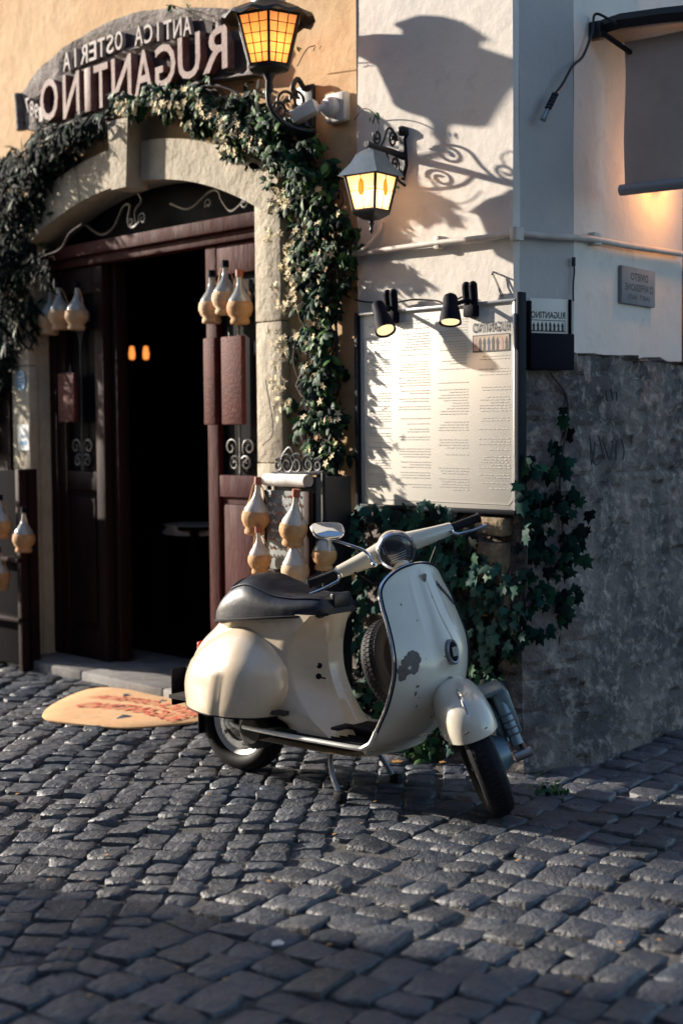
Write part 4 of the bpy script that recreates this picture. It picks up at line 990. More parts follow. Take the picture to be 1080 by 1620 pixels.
wcab = g.build('spotlight_cable', 'iron'); wcab.location = F.o; wcab.rotation_euler = (0, 0, F.a); tagp(wcab, 'thin black cable linking the two spotlights along the board top', 'cable')
g = G(); g.tube([F.pt(778, 432, .05), F.pt(786, 450, .045), F.pt(794, 474, .05)], .0025, 5); g.tube([F.pt(779, 432, .05), F.pt(796, 470, .05)], .0025, 5); g.tube([F.pt(779, 430, .031), F.pt(778, 434, .07)], .004, 5)
o = g.build('wire_loop', 'light_iron'); o.location = F.o; o.rotation_euler = (0, 0, F.a); tagp(o, 'thin wire loop hung on a nail above the right end of the menu board', 'wire')

# ------------------------------------------------------------ conduit round the corner
cond = empty('conduit_pipe', F.w(0, 0, 0), F.a, 'pale conduit pipe running along the pier and round the corner', 'pipe')
def toL(fr, px, py, d): x, z = fr.at(px, py, d); return loc(fr, x, -d, z)
A = [toL(F, 560, 402, .055), toL(F, 620, 394, .055), toL(F, 695, 384, .058), toL(F, 760, 377, .055), toL(F, 812, 370, .052)]
B = [toL(Mf, 820, 369, .03), toL(Mf, 870, 374, .03), toL(Mf, 905, 376, .03)]
Cc = [toL(Rf, 935, 378, .03), toL(Rf, 1000, 390, .03), toL(Rf, 1080, 402, .03)]
g = G(); g.tube(crom(A, 5), .0135, 10); g.build('pipe', 'conduit', cond); g = G(); g.tube(crom(B+Cc, 5), .0135, 10); g.build('pipe', 'conduit', cond)
g = G(); g.tube(crom([toL(F, 560, 402, .055), toL(F, 578, 392, .07), toL(F, 598, 370, .06), toL(F, 603, 350, .05)], 5), .010, 8); g.build('pipe', 'conduit', cond)
for q in (toL(F, 695, 384, .045), toL(F, 816, 370, .05), toL(Rf, 940, 378, .02)):
    g = G(); g.box(-.016, .016, -.022, .03, -.026, .026, .005, Matrix.Translation(q)); g.build('clip', 'conduit', cond)

# ------------------------------------------------------------ card box on the corner face
x, z = Mf.at(867, 530, 0); cb = on(Mf, 'menu_card_box', x, z, 'dark box holding a small printed card on the narrow corner face', 'box')
def Q2(px, py, d=.03): xx, zz_ = Mf.at(px, py, d); return (xx-x, zz_-z)
a, b = Q2(832, 527), Q2(901, 586); tl = Q2(833, 476); tr = Q2(898, 474)
g = G(); g.box(a[0], b[0], -.06, 0, b[1], a[1], .004); g.box(a[0], a[0]+.012, -.05, -.0, a[1], tl[1], .002); g.box(b[0]-.010, b[0]-.003, -.045, -.0, a[1], tr[1], .002); g.build('box_body', 'black_plastic', cb)
g = G(); g.box(a[0]+.014, b[0]-.012, -.034, -.028, a[1]-.01, tr[1], .001); g.build('card', 'paper', cb)
c0, c1 = Q2(839, 524, .034), Q2(893, 494, .034); logo(cb, c0[0], c1[0], c0[1], c1[1]+.0, -.0345, True)
x, z = Mf.at(902, 410, 0); g = G(); g.tube(crom([(0, -.02, 0), (.003, -.02, -.05), (-.002, -.02, -.1), (-.01, -.03, -.17)]), .004, 6); g.tube([(0, -.02, .005), (0, -.02, -.03)], .008, 8)
o = g.build('hanging_wire', 'iron'); o.location = Mf.w(x, 0, z); o.rotation_euler = (0, 0, Mf.a); tagp(o, 'short black wire hanging down to the dark card box', 'wire')
# stone plaque
x, z = Rf.at(1004, 455, 0); pq = on(Rf, 'wall_plaque', x, z, 'small grey stone plaque with three lines of lettering on the side wall', 'plaque')
g = G(); g.box(-.17, .17, -.018, 0, -.078, .082, .004); g.build('slab', 'plaque_stone', pq)
g = G(); fit_text(g, 'DIVIETO', -.085, .09, .025, .058, -.0185, offset=.02); fit_text(g, "D'AFFISSIONE", -.14, .14, -.02, .012, -.0185, offset=.02); fit_text(g, '(ART. 663)', -.11, .11, -.062, -.034, -.0185, offset=.02); g.build('inscription', 'ink', pq, smooth=False)
# graffiti scratched on the stone
def rp(px, py): xx, zz_ = Rf.at(px, py, .055); return Rf.w(xx, -.056, zz_)
gro = empty('graffiti', rp(955, 700), Rf.a); Mg = (Matrix.Translation(rp(955, 700)) @ Matrix.Rotation(Rf.a, 4, 'Z')).inverted()
for st_ in ([(932, 692), (935, 735), (940, 700)], [(932, 692), (938, 730), (945, 734), (952, 722), (948, 698), (945, 690)], [(952, 695), (964, 728), (968, 698)], [(973, 728), (974, 700), (981, 695), (986, 712), (984, 728)], [(998, 688), (997, 702)], [(959, 634), (958, 618), (964, 616), (968, 632), (960, 634)], [(970, 622), (974, 620), (975, 634)]): _g = G(); _g.tube(crom([Mg @ rp(*p) for p in st_], 5), .003, 5); _g.build('stroke', 'graffiti', gro)
tagp(gro, 'thin dark scrawled graffiti letters on the side wall stone', 'graffiti')
# hanging cable
cb_ = empty('hanging_cable', Mf.w(.2, 0, 2.9), Mf.a, 'dark cable with a knotted plug dangling across the corner plaster', 'cable'); Mi = Matrix.Translation(Mf.w(.2, 0, 2.9)) @ Matrix.Rotation(Mf.a, 4, 'Z'); Mi = Mi.inverted()
def mp_(px, py, d, fr=Mf): xx, zz_ = fr.at(px, py, d); return Mi @ fr.w(xx, -d, zz_)
g = G(); g.tube(crom([mp_(975, 38, .12, Rf), mp_(942, 22, .03, Rf), mp_(936, 50, .03, Rf), mp_(922, 88, .03, Rf), mp_(905, 105, .05), mp_(890, 132, .05), mp_(877, 150, .05)], 6), .006, 6); g.build('cord', 'iron', cb_)
g = G()
for k in range(5): p = mp_(877-2.5*k, 150+5*k, .05); g.ball(p, .017, 8, (1, .8, .7))
g.build('knot', 'iron', cb_)
g = G(); g.tube([mp_(866, 172, .05), mp_(858, 190, .05)], [.009, .013], 8); g.build('plug', 'steel', cb_)
# awning: side cloth hanging square to the wall from a projecting arm
XA, _ = Rf.at(986, 200, .10); _, zT = Rf.at(986, 66, .10); _, zB = Rf.at(984, 300, .10)
aw = on(Rf, 'awning', XA, zT, 'dark awning arm with a hanging brown cloth blind over the side wall', 'awning')
g = G(); rows = []
for j in range(16):
    t = j/15; rows.append([(.008*sin(i*1.1+j*.12)+.004*sin(j*.3), -.10-.07*i-.004*sin(j*.5), (zB-zT)*t) for i in range(17)])
g.grid(rows); g.build('cloth', 'awning_cloth', aw)
g = G(); g.tube([(0, -.085, zB-zT), (0, -1.25, zB-zT)], .023, 12); g.build('bottom_bar', 'awning_metal', aw)
g = G(); g.grid([[(-.10+x, -y, .045+.06*(y < .2)*0+.02*sin(y*9)+dz) for y in (.02, .06, .12, .3, .6, .9, 1.3)] for x, dz in ((0, 0), (.02, .03), (.25, .05), (.5, .05))]); g.grid([[(-.10+x, -y, .045+.02*sin(y*9)+dz) for y in (.02, .06, .12, .3, .6, .9, 1.3)] for x, dz in ((0, 0), (.02, -.03), (.25, -.01), (.5, .05))])
g.tube([(-.10, -.03, .04), (-.06, -.10, -.02), (.02, -.13, -.05)], .011, 6); g.box(-.12, -.08, -.05, .0, .0, .07, .004); g.build('hood', 'iron', aw)
x, z = Rf.at(1050, 290, 0); wl = on(Rf, 'wall_lamp', x-.10, z+.0, 'small lit wall lamp glowing behind the brown cloth blind', 'lamp')
g = G(); g.lathe([(0, -.04), (.03, -.03), (.035, .0), (.03, .05), (0, .06)], 14, Matrix.Translation((0, -.08, 0))); g.build('lamp_glass', 'milk_glass', wl); g = G(); g.box(-.03, .03, -.04, 0, -.03, .06, .006); g.build('lamp_base', 'iron', wl)
pl = bpy.data.lights.new('lamp_light', 'POINT'); pl.energy = 3.8; pl.color = (1, .42, .11); pl.shadow_soft_size = .04; po = bpy.data.objects.new('lamp_light', pl); col.objects.link(po); po.parent = wl; po.location = (0, -.15, 0)

# ------------------------------------------------------------ wine flasks in straw baskets
def flask_mesh(kind):
    r = {}
    for nm, mats in (('a', ('flask_glass', 'straw_pale', 'cork')), ('b', ('flask_pale', 'straw', 'cork'))):
        pass
    return r
def flask(loc_, rz, sc, lab, group, glass='flask_glass', straw='straw_pale', cork='black_plastic', tilt=0):
    t = empty('wine_flask', loc_, rz, lab, 'wine flask', group); t.scale = (sc*1.22, sc*1.22, sc); rr_ = random.Random(int(loc_[0]*977)+int(loc_[2]*613)); t.rotation_euler = (rr_.uniform(-.05, .05), tilt+rr_.uniform(-.07, .07), rz+rr_.uniform(-.6, .6))
    g = G(); g.lathe([(.046, .085), (.050, .10), (.048, .125), (.032, .155), (.018, .182), (.0115, .21), (.0110, .262), (.016, .268), (.014, .275), (0, .276)], 18); g.build('bottle_glass', glass, t)
    g = G(); rows = []
    for r, z in ((.0, .002), (.034, .0), (.040, .006), (.040, .020), (.036, .032), (.046, .045), (.0545, .07), (.055, .09), (.051, .112), (.048, .114)):
        rows.append([(r*(1+.03*cos(k*pi))*cos(2*pi*k/28), r*(1+.03*cos(k*pi))*sin(2*pi*k/28), z) for k in range(28)])
    g.grid(rows, True); g.build('straw_basket', straw, t, ang=60)
    g = G(); g.lathe([(.0165, .243), (.0165, .279), (0, .28)], 14); g.build('cap', cork, t)
    g = G(); g.tube(crom([(.05, 0, .10), (.035, .01, .17), (.016, 0, .235), (-.016, 0, .245), (-.035, .01, .17), (-.05, 0, .10)], 5), .0025, 5); g.build('cord', straw, t)
    return t
def flask_at(fr, px_base, py_base, d, hpx, lab, group, **k):
    x, z = fr.at(px_base, py_base, d); w = fr.w(x, -d, z); _, _, dep = to_px(w); h = hpx/(FPX/dep); flask(w, fr.a, h/.28, lab, group, **k)
gl, gr_ = 'flasks hung on the left door leaf', 'flasks hung on the right door leaf'
flask_at(F, 79, 530, -.03, 78, 'leftmost straw covered flask hanging on the shaded left door leaf', gl, glass='flask_glass', cork='black_plastic')
flask_at(F, 97, 522, -.02, 76, 'middle straw covered flask hanging on the shaded left door leaf', gl)
flask_at(F, 121, 522, -.01, 76, 'rightmost straw covered flask hanging on the shaded left door leaf', gl)
flask_at(F, 335, 512, -.03, 84, 'leftmost flask in the trio on the right door leaf', gr_, cork='black_plastic')
flask_at(F, 356, 498, -.01, 86, 'middle flask of the trio on the right door leaf, slightly higher', gr_, cork='black_plastic')
flask_at(F, 380, 513, -.0, 86, 'flask with the orange cap, rightmost of the trio on the right door leaf', gr_, cork='cork', straw='straw')
# red plank boards on the doors
def redboard(x0, x1, y0, y1, d, lab, parts):
    cx, cz = F.at((x0+x1)/2, (y0+y1)/2, d); t = on(F, 'hanging_board', cx, cz, lab, 'board')
    for a, b in parts:
        xa, xb = F.at(a, (y0+y1)/2, d)[0]-cx, F.at(b, (y0+y1)/2, d)[0]-cx; zt_ = F.at((x0+x1)/2, y0, d)[1]-cz; zb_ = F.at((x0+x1)/2, y1, d)[1]-cz
        g = G(); g.box(xa, xb, -d-.03, -d, zb_, zt_, .008); g.build('plank', 'red_board', t)
    g = G(); g.tube([(0, -d-.01, zt_), (.01, -d, zt_+.05), (.03, -d-.01, zt_)], .003, 5); g.build('hanging_loop', 'light_iron', t); return t
redboard(328, 392, 533, 672, -.045, 'pair of speckled red planks hanging on the right door leaf', [(329, 347), (357, 390)])
redboard(97, 125, 590, 668, -.06, 'dark red speckled plank hanging on the left door leaf', [(99, 124)])

# ------------------------------------------------------------ iron easel with chalkboard, cloth and flasks
ex, ez = F.at(468, 930, .34); easel = on(F, 'easel', ex, 0, 'black iron easel with scroll top holding a chalkboard beside the door', 'easel')
def E2(px, py, d=.36): p = F.pt(px, py, d); return V((p.x-ex, -d, p.z))
g = G()
for (a, b) in (((425, 752), (425, 1100)), ((512, 748), (515, 1120))):
    pa_, pb_ = E2(*a), E2(*b); pb_.z = .0; g.tube([pa_, (pa_.x, pa_.y, .0)], .012, 6)
g.tube([E2(430, 750), E2(512, 748)], .010, 6); pa_ = E2(512, 748); pL = E2(428, 750); pR = E2(490, 748); g.box(pL.x, pR.x+.02, -.345, -.32, .0, pa_.z-.02, .004); g.box(pR.x-.0, pR.x+.022, -.34, -.14, .0, pa_.z-.02, .004); g.build('frame', 'iron', easel)  # solid panels down to the ground, shaped to shade the ivy behind
g = G()
for k, (px, r_, s_) in enumerate(((441, .030, 1), (455, .045, 1), (469, .048, -1), (488, .042, -1), (503, .030, -1))):
    p = E2(px, 738-r_*60, .36); g.tube(spiral((p.x, p.z), .008, r_, rad(270), 1.6, 30, sx=s_, y=-.36), .0065, 6)
g.tube(crom([E2(443, 745), E2(447, 722), E2(458, 708), E2(466, 722), E2(470, 745)]), .006, 6); g.build('scroll_top', 'iron', easel)
a, b = E2(424, 775, .37), E2(486, 905, .37); x, z = (a.x+b.x)/2, (a.z+b.z)/2
cbd = on(F, 'chalkboard', ex+x, z, 'small smudged chalkboard with chalk writing standing in the easel', 'chalkboard')
w, h = (b.x-a.x)/2, (a.z-b.z)/2
g = G(); g.box(-w, w, -.380, -.365, -h, h, .003); g.build('slate', 'chalkboard', cbd); g = G()
for q in ((-w-.012, -w, -h-.012, h), (w, w+.035, -h-.012, h), (-w, w, -h-.012, -h)): g.box(q[0], q[1], -.388, -.362, q[2], q[3], .003)
g.build('frame', 'dark_wood', cbd)
g = G(); r3 = random.Random(8)
for j in range(8):
    z_ = h*.85-j*h*.22; x_ = -w*.85
    while x_ < w*.75:
        l_ = r3.uniform(.008, .03); g.mi = 1 if r3.random() < .2 else 0
        g.tube(crom([(x_, -.382, z_), (x_+l_*.3, -.382, z_+r3.uniform(.004, .014)), (x_+l_*.6, -.382, z_-.004), (x_+l_, -.382, z_+.006)], 3), .0016, 4); x_ += l_+.008
g.build('chalk_writing', ['chalk', 'chalk_red'], cbd, kind='stuff')
a, b = E2(420, 758, .39), E2(486, 762, .39); g = G(); rows = []
zc = (a.z+b.z)/2
for ang_ in [rad(q) for q in range(-60, 250, 18)]: rows.append([(a.x+(b.x-a.x)*i/10, -.385+.03*cos(ang_)+.002*sin(i), zc+.028*sin(ang_)+.003*nz3((i, ang_, 0), .7)) for i in range(11)])
g.grid(rows); o = g.build('rolled_cloth', 'white_cloth'); o.location = F.w(ex, 0, 0); o.rotation_euler = (0, 0, F.a); tagp(o, 'white cloth folded over the top bar of the easel', 'cloth')
gE = 'flasks hung round the chalkboard easel'
flask_at(F, 403, 846, .42, 92, 'upper left flask hanging on the easel against the red door', gE, glass='flask_pale', straw='straw', cork='cork', tilt=.12)
flask_at(F, 412, 908, .44, 76, 'lower left flask on the easel just above the back of the saddle', gE, glass='flask_pale', straw='straw', cork='cork')
flask_at(F, 462, 864, .45, 92, 'large flask hanging over the middle of the chalkboard', gE, glass='flask_pale', straw='straw', cork='cork', tilt=.12)
flask_at(F, 469, 930, .45, 92, 'pale flask partly hidden behind the black saddle', gE, glass='flask_pale', straw='straw_pale', cork='cork')
flask_at(F, 512, 902, .40, 80, 'flask with a broad straw basket seen just below the scooter mirror', gE, glass='flask_glass', straw='straw')

# ------------------------------------------------------------ left stand with flasks
x, _ = F.at(15, 1050, .18); lsn = on(F, 'bottle_rack', x, 0, 'dark wooden rack with flasks standing left of the doorway', 'rack')
def K2(px, py, d=.2): p = F.pt(px, py, d); return V((p.x-x, -d, p.z))
a, b = K2(-60, 742), K2(46, 1040); g = G(); g.box(a.x-.8, b.x, -.20, -.17, .02, a.z, .006); g.build('back_board', 'interior_dark', lsn)
g = G()
for xx in (a.x+.02, b.x-.02): g.box(xx-.02, xx+.02, -.24, -.12, 0, a.z+.01, .005)
for zz_ in (.28, .62): g.box(a.x, b.x, -.26, -.12, zz_, zz_+.025, .004)
g.build('rack_frame', 'dark_wood', lsn)
gK = 'flasks on the rack left of the doorway'
flask_at(F, 38, 874, .28, 72, 'flask standing clear at the right edge of the dark rack', gK, straw='straw')
flask_at(F, 4, 852, .28, 70, 'flask at the very left edge of the picture, upper one on the rack', gK, straw='straw')
flask_at(F, 2, 934, .28, 70, 'flask at the very left edge of the picture, lower one on the rack', gK, straw='straw')
# stickers on the left jamb
for (px, py, w, h, m, lab, rnd) in ((33, 602, .042, .060, 'blue_sticker', 'round blue sticker on the left door jamb', True), (37, 692, .050, .075, 'white_sticker', 'white paper notice with blue print on the left door jamb', False)):
    x, z = F.at(px, py, .062); o_ = on(F, 'sticker', x, z, lab, 'sticker'); g = G()
    if rnd: g.lathe([(0, .0015), (1, .001), (1, 0)], 28, Matrix.Translation((0, -.060, 0)) @ Matrix.Rotation(rad(90), 4, 'X') @ Matrix.Diagonal((w*1.25, h, 1, 1)))
    else: g.box(-w*1.2, w*1.2, -.0605, -.0575, -h, h)
    g.build('sheet', m, o_)
    g = G()
    if rnd:
        for q in (-.02, 0, .02): g.box(-.025, .025, -.0625, -.0620, q-.003, q+.003)
        g.build('print', 'white_sticker', o_)
    else:
        g.box(-.035, .035, -.062, -.0612, -.045, -.02); g.box(-.03, .0, -.062, -.0612, -.005, .015); g.box(.01, .03, -.062, -.0612, .0, .015); g.build('print', 'blue_sticker', o_)

# ------------------------------------------------------------ jute mat
mA = [(67, 1134), (76, 1122), (100, 1108), (130, 1096), (165, 1090), (210, 1095), (270, 1108), (328, 1123), (352, 1130), (345, 1140), (300, 1146), (240, 1152), (190, 1154), (140, 1150), (100, 1145), (74, 1140)]
P = [ground(*p) for p in mA]; cm = sum(P, V((0, 0, 0)))/len(P); mt_ = empty('door_mat', (cm.x, cm.y, 0), F.a, 'half round orange jute door mat with red lettering before the sill', 'mat')
ML = Matrix.Translation((cm.x, cm.y, 0)) @ Matrix.Rotation(F.a, 4, 'Z'); MLi = ML.inverted()
P = crom(P+[P[0]], 4)[:-1]; Q = [MLi @ p for p in P]; n = len(Q); g = G()
rows = [[(q.x*s, q.y*s, z+.002*nz3((q.x*s, q.y*s, 0), 9)) for q in Q] for s, z in ((1.0, .002), (1.0, .009), (.985, .012), (.7, .014), (.35, .015), (.02, .015))]; g.grid(rows, True, True); g.build('mat_body', 'mat_jute', mt_)
g = G()
def mat_text(word, pA, pB, hh):
    a = MLi @ ground(*pA, .022); b = MLi @ ground(*pB, .022); vs, fs = grab_text(word, 1, 0, True, offset=.012); ax = min(v[0] for v in vs); bx_ = max(v[0] for v in vs); az = min(v[2] for v in vs); bz_ = max(v[2] for v in vs); dv = (b-a); nn = V((-dv.y, dv.x, 0)).normalized()
    out = []
    for v in vs:
        u = (v[0]-ax)/(bx_-ax); w = (v[2]-az)/(bz_-az); p = a+dv*u+nn*(w*hh+.07*sin(pi*u)); out.append((p.x, p.y, .0185))
    g.add(out, fs)
mat_text('RUGANTINO', (112, 1116), (268, 1140), .13); mat_text('ANTICA OSTERIA', (140, 1102), (300, 1133), .10)
g.build('mat_lettering', 'mat_red', mt_, smooth=False)

# ------------------------------------------------------------ plants
def leaf_shape(kind):
    if kind == 'ivy': P = [(0, 0), (.30, -.12), (.52, .10), (.36, .28), (.50, .58), (.20, .60), (0, 1.0), (-.20, .60), (-.50, .58), (-.36, .28), (-.52, .10), (-.30, -.12)]; return [(x, y, -.18*abs(x)+.05*y) for x, y in P]+[(0, .4, .04)], [(12, i, (i+1) % 12) for i in range(12)]
    if kind == 'thin': P = [(0, 0, 0), (.11, .3, .02), (.09, .7, .0), (0, 1, -.08), (-.09, .7, 0), (-.11, .3, .02), (0, .5, .05)]
    else: P = [(0, 0, 0), (.24, .25, -.03), (.22, .62, -.04), (0, 1, -.10), (-.22, .62, -.04), (-.24, .25, -.03), (0, .5, .05)]
    return P, [(6, i, (i+1) % 6) for i in range(6)]
def leaf_M(p, size, rs, nrm, up=V((0, 0, -1)), spread=.9):
    z = (nrm+V((rs.gauss(0, .5), rs.gauss(0, .5), rs.gauss(0, .5)))*spread).normalized(); y = (up+V((rs.gauss(0, .7), rs.gauss(0, .7), rs.gauss(0, .5)))).normalized(); y = (y-z*y.dot(z))
    if y.length < .05: y = z.orthogonal()
    y.normalize(); x = y.cross(z); s = size
    return Matrix(((x.x*s, y.x*s, z.x*s, p.x), (x.y*s, y.y*s, z.y*s, p.y), (x.z*s, y.z*s, z.z*s, p.z), (0, 0, 0, 1)))
def foliage(root, pts, kind, mats, weights, size, seed, nobj=0, nrm=V((0, -1, .15)), spread=.9):
    rs = random.Random(seed); vs, fs = leaf_shape(kind); gs_ = [G() for _ in mats]; shared = []
    if nobj:
        for m in mats: g = G(); g.add(vs, fs); shared.append(g.mesh('leaf', m))
    Ri = root.matrix_basis
    order = sorted(range(len(pts)), key=lambda i: to_px(root_world(root) @ pts[i])[2]); pick = set(order[:nobj])
    for i, p in enumerate(pts):
        k = rs.choices(range(len(mats)), weights)[0]; s = size*rs.uniform(.6, 1.25); M = leaf_M(p, s, rs, nrm, spread=spread)
        if i in pick: o = bpy.data.objects.new('leaf', shared[k]); col.objects.link(o); o.parent = root; o.matrix_basis = M
        else: gs_[k].add(vs, fs, M)
    for k, m in enumerate(mats):
        if gs_[k].v: gs_[k].build('leaves', m, root, kind='stuff')
def root_world(o): return Matrix.Translation(o.location) @ Matrix.Rotation(o.rotation_euler[2], 4, 'Z')
def flowers(root, pts, size, seed, m='flower'):
    rs = random.Random(seed); g = G()
    for p in pts:
        n = 5; M = leaf_M(p, size*rs.uniform(.7, 1.2), rs, V((0, -1, .2)))
        for k in range(n):
            a = 2*pi*k/n; b = a+.5; g.add([(0, 0, 0), (.5*cos(a-.45), .5*sin(a-.45), .12), (cos(a), sin(a), .1), (.5*cos(a+.45), .5*sin(a+.45), .12)], [(0, 1, 2, 3)], M)
    g.build('flowers', m, root, kind='stuff')
def path_pts(path, n, rs, d0, d1, power=1.0, clump=True):
    """path: (px, py, half width px) polyline on the facade"""
    out = []; seg = []
    for a, b in zip(path, path[1:]): seg.append((sqrt((a[0]-b[0])**2+(a[1]-b[1])**2)*(a[2]+b[2])/2, a, b))
    tot = sum(s[0] for s in seg)
    while len(out) < n:
        r = rs.uniform(0, tot)
        for L_, a, b in seg:
            if r < L_: break
            r -= L_
        t = rs.random(); hwp = a[2]+(b[2]-a[2])*t; px = a[0]+(b[0]-a[0])*t; py = a[1]+(b[1]-a[1])*t
        hwp *= 1+.55*nz3((px/38, py/38, 5), 1)+.25*nz3((px/13, py/13, 9), 1); nx, ny = -(b[1]-a[1]), b[0]-a[0]; l_ = sqrt(nx*nx+ny*ny); q = rs.uniform(-1, 1); q = (abs(q)**power)*(1 if q > 0 else -1)
        px += nx/l_*q*hwp; py += ny/l_*q*hwp
        nzv = nz3((px/26, py/26, 0), 1)+.6*nz3((px/11, py/11, 7), 1)
        if clump and (nzv < -.02+.62*abs(q)-.16): continue
        dd = d0+(d1-d0)*(1-q*q)*rs.random()**.6*(1+.5*nzv); x, z = F.at(px, py, max(dd*.7, .02)); out.append(V((x, -max(.015, dd), z)))
    return out
rs = random.Random(21)
jas = empty('climbing_jasmine', F.w(0, 0, 0), F.a, 'flowering climber draped over the arch and down between door and menu board', 'climbing plant')
top_path = [(188, 165, 22), (230, 160, 28), (280, 157, 36), (330, 165, 48), (380, 188, 60), (430, 210, 66), (470, 240, 62), (500, 285, 52)]
down_path = [(470, 250, 50), (500, 305, 68), (518, 360, 66), (518, 430, 60), (512, 490, 54), (508, 550, 52), (505, 610, 54), (508, 665, 54), (520, 720, 50), (530, 760, 40)]
pj = path_pts(top_path, 4200, rs, .03, .24)+path_pts(down_path, 3700, rs, .02, .15)
foliage(jas, pj, 'oval', ['leaf', 'leaf_dark', 'leaf_bright'], [.48, .28, .24], .052, 1, nobj=150)
fp = path_pts([(195, 175, 22), (240, 168, 26), (300, 165, 34), (350, 180, 40), (400, 215, 42), (430, 240, 40)], 420, rs, .20, .29)+path_pts([(455, 300, 22), (450, 350, 26), (462, 400, 24), (470, 480, 26), (455, 540, 20), (450, 600, 22), (465, 660, 20)], 330, rs, .13, .20)+path_pts(down_path, 130, rs, .13, .19)
flowers(jas, rs.sample(fp, int(len(fp)*.55)), .019, 3)
g = G(); 
for k in range(16):
    pts = []
    for (px, py, hw) in down_path[::-1]: x, z = F.at(px+rs.uniform(-.6, .6)*hw, py, .05); pts.append((x, -rs.uniform(.03, .09), z))
    if k < 7: pts = [(pts[0][0], -.05, 0)]+pts
    g.tube(crom(pts, 4), rs.uniform(.003, .009), 5)
for k in range(10):
    pts = []
    for (px, py, hw) in top_path: x, z = F.at(px+rs.uniform(-5, 5), py+rs.uniform(-.7, .7)*hw, .05); pts.append((x, -rs.uniform(.03, .09), z))
    g.tube(crom(pts, 4), rs.uniform(.003, .007), 5)
g.build('stems', 'bark', jas)
# loose tendrils
g = G()
for a_ in ([(470, 105, .05), (485, 78, .12), (498, 72, .16)], [(560, 190, .05), (575, 172, .1), (592, 180, .12), (590, 196, .14)], [(340, 40, .1), (285, 12, .12), (262, 8, .12)], [(575, 300, .1), (552, 270, .2), (560, 245, .22)], [(420, 600, .1), (432, 680, .1), (415, 705, .12)]):
    g = G(); g.tube(crom([F.pt(*p) for p in a_], 5), .0025, 5); g.build('tendril', 'bark', jas)
tp_ = [F.pt(px+rs.uniform(-10, 10), py+rs.uniform(-7, 7), .15) for px, py in ((500, 78), (588, 172), (285, 8), (300, 12), (275, 10), (470, 75), (590, 178), (265, 6), (625, 300), (630, 303)) for _ in range(2)]
foliage(jas, tp_, 'oval', ['leaf_bright', 'leaf'], [.5, .5], .035, 4)
# dark climber on the left of the arch
dk = empty('dark_climber', F.w(-3.6, 0, 0), F.a, 'dark narrow leaved climber hanging down the left side of the arch', 'climbing plant')
lp = [(180, 188, 14), (140, 198, 20), (100, 218, 32), (62, 252, 42), (26, 305, 50), (0, 390, 56), (-15, 480, 60), (-30, 580, 52), (-50, 700, 45)]
pk = [p-V((-3.6, 0, 0)) for p in path_pts(lp, 6500, rs, .02, .20, clump=False)]
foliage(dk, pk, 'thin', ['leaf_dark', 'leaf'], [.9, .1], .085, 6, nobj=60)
g = G()
for k in range(14):
    pts = [V((F.at(px+rs.uniform(-.6, .6)*hw, py, .05)[0]+3.6, -rs.uniform(.03, .1), F.at(px, py, .05)[1])) for (px, py, hw) in lp]
    g.tube(crom(pts, 4), rs.uniform(.003, .006), 5)
g.tube(crom([V((F.at(px, py, .1)[0]+3.6, -.1, F.at(px, py, .1)[1])) for px, py in ((30, 440), (60, 410), (95, 395), (110, 370), (130, 355))], 5), .006, 5)
g.build('stems', 'bark', dk)
dl = [V((F.at(px, py, .12)[0]+3.6, -.12, F.at(px, py, .12)[1])) for px, py in [(20+rs.uniform(-15, 70), 440+rs.uniform(-45, 20)) for _ in range(90)]]
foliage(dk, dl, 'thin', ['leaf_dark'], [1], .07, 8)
# ivy round the corner base
ivy = empty('ivy', F.w(0, 0, 0), F.a, 'dark green ivy covering the stone below the menu board and round the corner', 'ivy')
def region(fr, poly, n, d0, d1, rs, thin=0):
    out = []; xs_ = [p[0] for p in poly]; ys_ = [p[1] for p in poly]
    while len(out) < n:
        px, py = rs.uniform(min(xs_), max(xs_)), rs.uniform(min(ys_), max(ys_)); ins = False; j = len(poly)-1
        for i in range(len(poly)):
            if (poly[i][1] > py) != (poly[j][1] > py) and px < (poly[j][0]-poly[i][0])*(py-poly[i][1])/(poly[j][1]-poly[i][1])+poly[i][0]: ins = not ins
            j = i
        if not ins: continue
        if nz3((px/30, py/30, 3), 1) < -.12-thin: continue
        d = rs.uniform(d0, d1); x, z = fr.at(px, py, d)
        if z < .02: continue
        out.append(loc(fr, x, -d, z))
    return out
pi_ = region(F, [(555, 805), (600, 798), (650, 800), (700, 800), (742, 815), (745, 840), (760, 880), (800, 905), (822, 950), (822, 1010), (790, 1060), (800, 1110), (760, 1180), (560, 1195), (520, 960), (540, 850)], 1800, .05, .16, rs)
pi_ += region(Mf, [(822, 720), (850, 690), (875, 700), (890, 640), (905, 660), (905, 960), (880, 985), (850, 1010), (822, 1010)], 230, .04, .11, rs)
pi_ += region(Rf, [(905, 700), (915, 760), (928, 800), (945, 845), (925, 850), (920, 900), (915, 960), (905, 970)], 22, .04, .10, rs)
foliage(ivy, pi_, 'ivy', ['ivy', 'leaf_dark', 'leaf'], [.60, .26, .14], .053, 9, nobj=200, spread=.55)
g = G()
for k in range(12):
    x = rs.uniform(-.8, -.05); g.tube(crom([(x, -.12, 0), (x+rs.uniform(-.1, .1), -.07, .3), (x+rs.uniform(-.15, .15), -.06, .6), (x+rs.uniform(-.2, .2), -.06, .95)], 5), .006, 5)
q = [toL(Mf, 880, 1050, .05), toL(Mf, 893, 900, .04), toL(Mf, 885, 760, .04), toL(Mf, 898, 640, .035), toL(Mf, 870, 590, .03)]; g.tube(crom(q, 5), .006, 5)
g.build('stems', 'bark', ivy)
